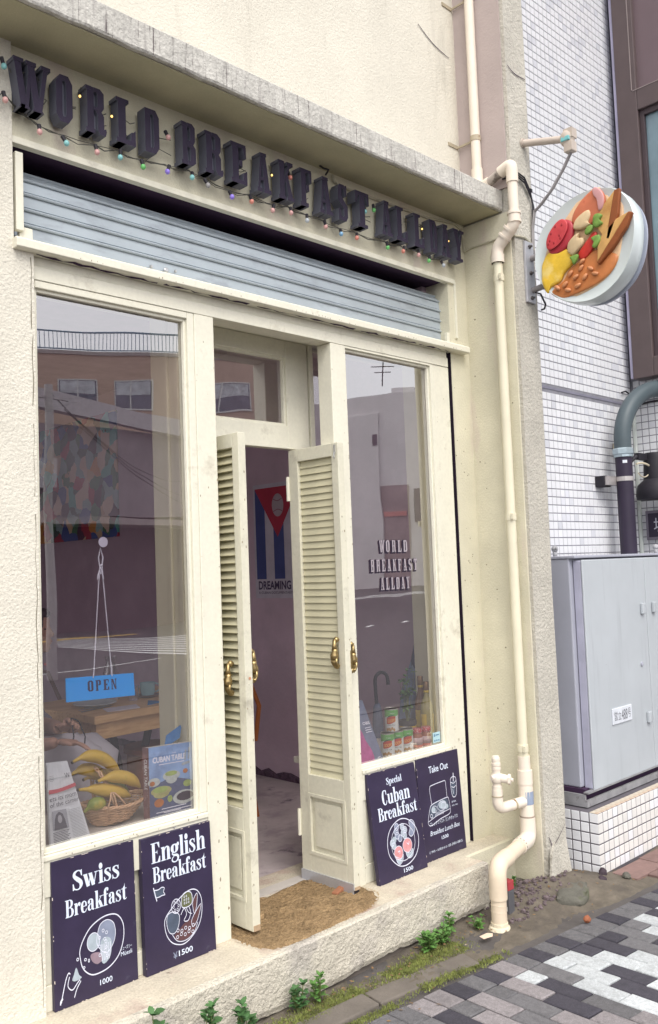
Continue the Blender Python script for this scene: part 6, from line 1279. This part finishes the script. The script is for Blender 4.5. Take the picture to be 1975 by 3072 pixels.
# ================================================================== RIGHT WINDOW DISPLAY
can_g = mat('can_green', (.13,.42,.09), .35, .1, 20, spec=.5); can_p = mat('can_pale', (.68,.72,.66), .35, .06, 20, spec=.5)
tin = mat('tin_rim', (.50,.48,.42), .3, .1, 30, metal=.7)
cans = {}
def can(x, y, z, lab, rz=0.):
    t = thing('food_can', lab, 'can', (x, y, z), 'green and white cans in the right window')
    r, h = .0335, .112; P_ = WLOC[t.name]
    cyl = lambda u, v, d: Vector((x+(r+d)*math.cos(u), y+(r+d)*math.sin(u), z+v))
    a0 = R(-140)+rz
    obj('can_body', MB().lathe([(r,.003),(r,h-.003)], (x,y,z), 28), can_p, t, smooth='auto')
    obj('can_rim', MB().lathe([(r-.002,0),(r+.001,.001),(r+.001,.004),(r-.0005,.005)], (x,y,z), 28).lathe([(r-.0005,h-.005),(r+.001,h-.004),(r+.001,h),(r-.002,h),(r-.003,h-.003),(0,h-.003)], (x,y,z), 28), tin, t, smooth='auto')
    def patch(us, d):
        n = len(us); return MB().add([p for u, lo, hi in us for p in (cyl(u, lo, d), cyl(u, hi, d))], [(2*i,2*i+2,2*i+3,2*i+1) for i in range(n-1)])
    obj('green_label', patch([(a0+R(-70+14*i), .058+.0022*i+(.012 if i < 4 else 0), h-.006) for i in range(13)], .0004), can_g, t, smooth=True)
    obj('brand_band', patch([(a0+R(-38+7*i), .040-.004*math.sin(i*.3)+.001*i, .066+.004*math.sin(i*.35)+.0012*i) for i in range(12)], .0008), mat('can_red', (.50,.06,.03), .35), t, smooth=True)
    mb = MB(); cf = lambda u, v, d: cyl(a0+u, v, d)
    text(mb, 'GOOPO', cf, R(-30), .044, R(70), .017, .0013, .05, 0, .005); obj('brand_lettering', mb, mat('can_orange', (.70,.34,.08), .4), t)
    mb = MB(); text(mb, 'Premium', cf, R(-5), .088, R(36), .006, .0009); obj('small_lettering', mb, can_p, t)
    mb = MB(); text(mb, 'Chick Peas', cf, R(-30), .032, R(66), .006, .0009, 0, .3); mb.rib(cf, [(R(-40),.066,.001),(R(-10),.078,.006),(R(34),.082,.001)], .0011); obj('small_lettering', mb, mat('can_ink', (.06,.10,.08), .5), t)
    obj('peas_print', MB().add([cyl(a0+R(u)+R(9)*math.cos(k), .012+.003*(u % 3)+.008*math.sin(k), .001+.0001*(i % 3)) for i, u in enumerate((-36,-20,-6,8,24)) for k in [q*math.pi/4 for q in range(8)]], [tuple(range(i*8, i*8+8)) for i in range(5)]), mat('pea_print', (.45,.28,.10), .5), t)
can(3.237,2.95,.728,'green and white can at the left of the bottom row in the right window'); can(3.307,2.952,.728,'middle can of the bottom row, beneath the single can on top',.1); can(3.377,2.95,.728,'right can of the bottom row, next to the red lidded jars',.2); can(3.272,2.95,.8405,'single green and white can standing on top of the others',-.05)
gl_j = mat('salsa_glass', (.34,.13,.07), .15, .2, 25, spec=.6); lid = mat('gingham_red', (.50,.06,.06), .4, .2, 60, dirt=(.6,.45,.42), dthr=.52, dscale=90, dsoft=.03)
def jar(x, y, lab):
    z = .728; t = thing('sauce_jar', lab, 'jar', (x, y, z), 'sauce jars in the right window')
    obj('jar_body', MB().lathe([(.022,0),(.027,.004),(.027,.062),(.023,.075),(.021,.083)], (x,y,z), 22), gl_j, t, smooth='auto')
    obj('jar_lid', MB().lathe([(.0245,.080),(.026,.083),(.026,.098),(.023,.102),(0,.102)], (x,y,z), 22), lid, t, smooth='auto')
    obj('jar_label', MB().lathe([(.0275,.024),(.0275,.058)], (x,y,z), 22), mat('jar_label', (.58,.45,.42), .5, .3, 60), t, smooth=True); obj('label_band', MB().lathe([(.0278,.008),(.0278,.022)], (x,y,z), 22), mat('coral_label', (.66,.22,.14), .5), t, smooth=True)
jar(3.443,2.936,'left sauce jar with a red checked lid beside the cans'); jar(3.505,2.93,'right sauce jar with a red checked lid in front of the bottles')
def bottle(x, y, sc, m, lab):
    z = .728; t = thing('oil_bottle', lab, 'bottle', (x, y, z), 'tall bottles in the right window')
    L_ = lambda p: [(r, h*sc) for r, h in p]
    obj('bottle_glass', MB().lathe(L_([(.028,0),(.034,.006),(.034,.17),(.031,.20),(.018,.235),(.0135,.25),(.0135,.282)]), (x,y,z), 24), m, t, smooth='auto')
    obj('bottle_cap', MB().lathe(L_([(.0145,.272),(.0155,.275),(.0155,.315),(.013,.318),(0,.318)]), (x,y,z), 20), mat('bronze_cap', (.24,.15,.07), .35, .25, 60, metal=.5), t, smooth='auto')
    obj('neck_band', MB().lathe(L_([(.0150,.262),(.0150,.274)]), (x,y,z), 20), mat('yellow_label', (.62,.46,.05), .45), t, smooth=True)
    for a in (-175, -60):
        obj('bottle_label', MB().add([(x+.0345*math.cos(R(a+q)), y+.0345*math.sin(R(a+q)), z+zz*sc) for zz in (.06,.155) for q in (-28,-14,0,14,28)], [(i,i+1,i+6,i+5) for i in range(4)]), MATS['yellow_label'], t, smooth=True)
bottle(3.572,2.972,1.0, mat('olive_glass', (.33,.30,.10), .12, .15, 6, spec=.6), 'olive green oil bottle with yellow labels, the nearer of the two')
bottle(3.615,3.045,1.06, mat('brown_glass', (.20,.10,.035), .12, .15, 6, spec=.6), 'brown bottle half hidden behind the olive oil bottle')
pp_ = thing('potted_herb', 'leafy green herb in a yellow and black tin between the cans and bottles', 'plant', (3.49, 3.035, .728))
obj('tin_pot', MB().lathe([(.042,0),(.044,.10),(.041,.10),(.040,.09),(0,.088)], (3.49,3.035,.728), 24), mat('yellow_tin', (.62,.44,.03), .4, .05, 9), pp_, smooth='auto')
obj('pot_band', MB().lathe([(.0448,.105),(.0455,.128),(.041,.128),(.041,.10)], (3.49,3.035,.728), 24), mat('dark_tin', (.05,.05,.05), .4), pp_, smooth='auto')
mb = MB(); cf = lambda u, v, d: Vector((3.49+(.0442+d)*math.cos(R(-140)+u), 3.035+(.0442+d)*math.sin(R(-140)+u), .728+v)); text(mb, 'CAFE', cf, -.7, .035, 1.3, .03, .0005, .04); obj('pot_lettering', mb, black, pp_)
rr = random.Random(51); hs_ = MB()
for s in range(9):
    a = rr.uniform(0,6.28); sp = rr.uniform(.01,.05); pts = [Vector((3.49+math.cos(a)*sp*k/5, 3.035+math.sin(a)*sp*k/5, .82+k*.055*rr.uniform(.75,1.05))) for k in range(6)]
    hs_.tube(pts, [.0022,.002,.0018,.0015,.0012,.0008], 5)
    for k in range(2,6):
        for q in range(4): 
            l = rr.uniform(.018,.034); inst('leaf', LM[rr.randrange(2)], pp_, pts[k], rot=(rr.uniform(-.5,.5), rr.uniform(-.7,.5), rr.uniform(0,6.28)), scale=(l,l,l))
obj('stem', hs_, stem_m, pp_)
mg = thing('magazine', 'blue grey magazine with a pink shape leaning in the right window behind the door', 'magazine', (3.11, 2.93, .728))
g = warp((2.99,2.955,1.018),(3.075,2.955,1.016),(3.165,2.915,.728),(2.985,2.915,.728))
obj('cover', MB().prism(rc(0,0,1,1), g, -.006, 0), mat('magazine_cover', (.21,.25,.34), .4, .25, 9), mg)
obj('cover_print', MB().ngon(smooth_loop([(.10,.0),(.62,.0),(.66,.18),(.50,.36),(.42,.50),(.2,.6),(.08,.4)]), g, .0005), mat('magenta_print', (.55,.13,.33), .5, .2, 30), mg)
tb = MB(); text(tb, 'OBS', g, .55, .60, .40, .05, .0006, .03)
for i in range(3): tb.rib(g, [(.62,.55-.035*i),(.93,.55-.035*i)], .0006, w=.012)
tb.rib(g, [(.80,.05),(.92,.055)], .0006, w=.012); obj('lettering', tb, MATS['cover_white'], mg)
stk = obj('card_sticker', B(3.502,2.8805,.752,3.558,2.883,.802), mat('pale_blue_sticker', (.40,.58,.62), .5), label='small pale blue payment sticker at the lower right corner of the right window', cat='sticker')
tb = MB(); fq = facing(3.502, 2.8800, .752)
for a, c in ((.006,0),(.022,1),(.038,2)): tb.ngon(rc(a,.006,a+.010,.014), fq, .0003)
tb.ngon(rc(.005,.03,.014,.043), fq, .0003).ngon(rc(.018,.034,.046,.040), fq, .0003)
o = obj('sticker_print', tb, mat('sticker_ink', (.10,.22,.34), .5)); o.parent = stk; o.location = Vector(o.location)-WLOC[stk.name]
# umbrellas
um = thing('umbrella', 'dark umbrella with a curved crook handle standing inside the right window', 'umbrella', (3.57, 3.32, .21))
obj('crook_handle', MB().tube([(3.545,3.30,.91),(3.54,3.30,1.02)]+[(3.575-.035*math.cos(R(a)), 3.30-.03*(1-math.cos(R(a)))*.5, 1.03+.045*math.sin(R(a))) for a in range(0, 181, 20)]+[(3.61,3.27,1.005)], .0095, 10), black, um, smooth='auto')
obj('closed_canopy', MB().lathe([(.006,0),(.018,.03),(.034,.35),(.03,.60),(.022,.68),(.012,.70)], (3.555,3.305,.21), 12), mat('blue_grey_nylon', (.12,.15,.22), .7, .2, 20), um)
um2 = thing('umbrella', 'pale blue and navy umbrella leaning further right behind the herb', 'umbrella', (3.80, 3.35, .21))
obj('closed_canopy', MB().tube([(3.66,3.28,.22),(3.74,3.29,.60),(3.84,3.30,.95),(3.895,3.31,1.12)], [.02,.055,.055,.02], 10), mat('sky_nylon', (.17,.24,.36), .7, .25, 14), um2)
obj('tie_strap', MB().tube([(3.86,3.30,1.0),(3.92,3.31,1.25)], [.035,.008], 8), mat('navy_nylon', (.03,.03,.10), .7), um2)
# lettering on the glass
wl = thing('window_lettering', 'black WORLD BREAKFAST ALLDAY lettering on the right window pane', 'lettering', (3.26, 2.88, 1.53))
fw = facing(0, 2.8805, 0); 
for s, x0, x1, z, h in (('WORLD',3.160,3.378,1.715,.062),('BREAKFAST',3.090,3.446,1.622,.062),('ALLDAY',3.156,3.382,1.533,.062)):
    st_ = (x1-x0)/len(s); sh_, fa_ = MB(), MB()
    for i, c in enumerate(s):
        for k in range(5): slab_flat(sh_, c, fw, x0+st_*i-.0020*k, z-.0014*k, st_*.70, h, -.0012+.00001*k)
        slab_flat(fa_, c, fw, x0+st_*i+.003-(.004 if c == 'W' else 0), z+.002, st_*(.86 if c == 'W' else .60), h*.94, .0008)
    obj('letter_shadow', sh_, mat('decal_black', (.02,.012,.03), .6), wl); obj('letter_face', fa_, mat('decal_face', (.36,.32,.35), .6), wl)

# ================================================================== ACROSS THE STREET (behind the camera, mirrored in the panes)
def rot_box(mb, o, d, s0, s1, t0, t1, z0, z1):
    d = Vector((d[0], d[1], 0)).normalized(); n_ = Vector((-d.y, d.x, 0)); c = [Vector(o)+d*s+n_*t for s, t in ((s0,t0),(s1,t0),(s1,t1),(s0,t1))]
    mb.add([(p.x,p.y,z0) for p in c]+[(p.x,p.y,z1) for p in c], [(0,3,2,1),(4,5,6,7),(0,1,5,4),(1,2,6,5),(2,3,7,6),(3,0,4,7)]); return mb
Ao, Ad = (19.14,-27.2), (.906,.423); Ao = (*Ao, 0)
ap = thing('apartment_building', 'brown apartment block with a blue roof railing across the street', 'building', (17,-29,0))
brw = mat('brown_render_far', (.40,.29,.23), .9, .06, 1)
obj('wall', rot_box(MB(), Ao, Ad, -14, 8.5, -9, 0, -.05, 11.1), brw, ap)
obj('parapet', rot_box(MB(), Ao, Ad, -14, 8.5, -.2, .06, 11.1, 11.25), mat('far_concrete', (.3,.27,.26), .9), ap)
rl = rot_box(rot_box(MB(), Ao, Ad, -14, 8.5, -.05, .0, 12.0, 12.06), Ao, Ad, -14, 8.5, -.05, .0, 11.3, 11.34)
for i in range(140): rot_box(rl, Ao, Ad, -14+i*.158, -14+i*.158+.025, -.04, -.01, 11.34, 12.0)
obj('roof_railing', rl, mat('blue_railing', (.10,.20,.28), .5), ap)
wg = mat('far_window_glass', (.10,.11,.15), .15, .2, 3); wfm = mat('far_window_frame', (.5,.5,.5), .5)
for s0, s1 in ((-5.6,-4.1),(-1.78,-.24),(.62,2.13),(4.2,6.8)):
  for zz in (8.85, 5.6):
    w_ = obj('window', rot_box(rot_box(rot_box(rot_box(rot_box(MB(), Ao, Ad, s0, s1, 0, .05, zz-.06, zz), Ao, Ad, s0, s1, 0, .05, zz+1.12, zz+1.17), Ao, Ad, s0-.05, s0, 0, .05, zz-.06, zz+1.17), Ao, Ad, s1, s1+.05, 0, .05, zz-.06, zz+1.17), Ao, Ad, (s0+s1)/2-.03, (s0+s1)/2+.03, 0, .05, zz, zz+1.12), wfm, ap)
    obj('pane', rot_box(MB(), Ao, Ad, s0, s1, .005, .02, zz, zz+1.12), wg, w_)
    obj('curtain', rot_box(MB(), Ao, Ad, s0+.05, s1-.05, .021, .03, zz+.55, zz+1.1), mat('far_curtain', (.40,.42,.45), .8, .35, 3), w_)
lo = thing('low_shop', 'low grey shop with a sloping fascia in front of the apartment block', 'building', (13,-19.7,0))
gx = mat('far_grey_render', (.25,.215,.235), .9, .12, 1.2, dirt=(.12,.09,.11), dthr=.62, dscale=1.3)
obj('wall', MB().box(7,-24,3.6,20,-19.7,6.5), gx, lo)
obj('fascia', MB().prism([(7,7.35),(7,8.0),(20,6.75),(20,6.2)], lambda u, v, d: (u, -19.6+d, v), 0, .35), mat('far_fascia', (.42,.39,.41), .8), lo)
obj('awning', MB().prism([(7,3.55),(7,3.75),(20,3.3),(20,3.1)], lambda u, v, d: (u, -19.0+d, v), -.8, .4), mat('far_awning', (.32,.27,.27), .8), lo)
obj('shop_front', MB().box(7,-20.2,-.05,20,-19.9,3.55), mat('far_dark_front', (.05,.025,.035), .6), lo)
obj('condenser', MB().box(12.0,-19.6,4.4,12.9,-19.2,5.3), mat('far_fascia', (1,1,1)), lo)
wb = thing('white_building', 'plain white building with a roof aerial across the junction', 'building', (55,-45,0))
Bo, Bd = (52.8,-38.3,0), (-.30,-.954)
wht = mat('far_white_render', (.60,.575,.585), .9, .06, .6)
obj('wall', rot_box(MB(), Bo, Bd, -14, 9, 0, 16, -.05, 15.3), wht, wb)
obj('wall', rot_box(MB(), Bo, Bd, 2.9, 11, -.2, 12, -.05, 13.9), wht, wb)
obj('roof_house', rot_box(MB(), Bo, Bd, .6, 2.4, 2, 5, 15.3, 16.1), wht, wb)
obj('aerial', MB().tube([(52.6,-41,16.1),(52.6,-41,18.2)], .06, 6).tube([(51.6,-41.4,17.8),(53.6,-40.6,17.8)], .04, 6).tube([(51.9,-41.3,17.3),(53.3,-40.7,17.3)], .04, 6), black, wb)
for s, z, a, b_ in ((3.0,11.2,.5,.9),(-.6,5.,.8,2.6),(-2.2,5.,1.2,2.6)): obj('window', rot_box(MB(), Bo, Bd, s, s+a, -.26, -.21 if s > 2.8 else -.03, z, z+b_), mat('far_dark_window', (.10,.07,.10), .3), wb)
obj('porch', rot_box(MB(), Bo, Bd, .7, 2.85, -.05, -.02, -.05, 8.0), mat('far_porch', (.30,.23,.235), .8, .2, .5), wb)
obj('porch_sign', rot_box(MB(), Bo, Bd, .9, 2.8, -.12, -.06, 5.6, 6.0), mat('far_red_panel', (.50,.20,.18), .7), wb)
up_ = thing('utility_pole', 'pale concrete utility pole with wires across the street', 'pole', (7.12,-8.3,-.05))
obj('pole', MB().tube([(7.12,-8.3,-.05),(7.12,-8.3,5.0)], [.085,.07], 14), mat('pole_concrete', (.38,.36,.36), .8), up_, smooth='auto')
obj('crossarm', MB().box(6.7,-8.36,4.75,7.5,-8.3,4.8), mat('far_fascia', (1,1,1)), up_)
wr = MB()
for o in range(3): wr.tube(sag((7.1+.3*o,-8.3,4.9-.3*o), (16+o,-17,4.6-.5*o), .45), .009, 5)
obj('overhead_wire', wr, black, up_)
dlp = thing('delineator_post', 'orange plastic road post at the far kerb', 'road post', (8.4,-10.9,-.05))
obj('post', MB().lathe([(.10,0),(.10,.03),(.04,.04),(.04,.75),(.03,.78),(0,.78)], (8.4,-10.9,-.05), 14), mat('orange_plastic', (.5,.06,.03), .5), dlp, smooth='auto')
obj('band', MB().lathe([(.041,.5),(.041,.56)], (8.4,-10.9,-.05), 14), wfm, dlp)
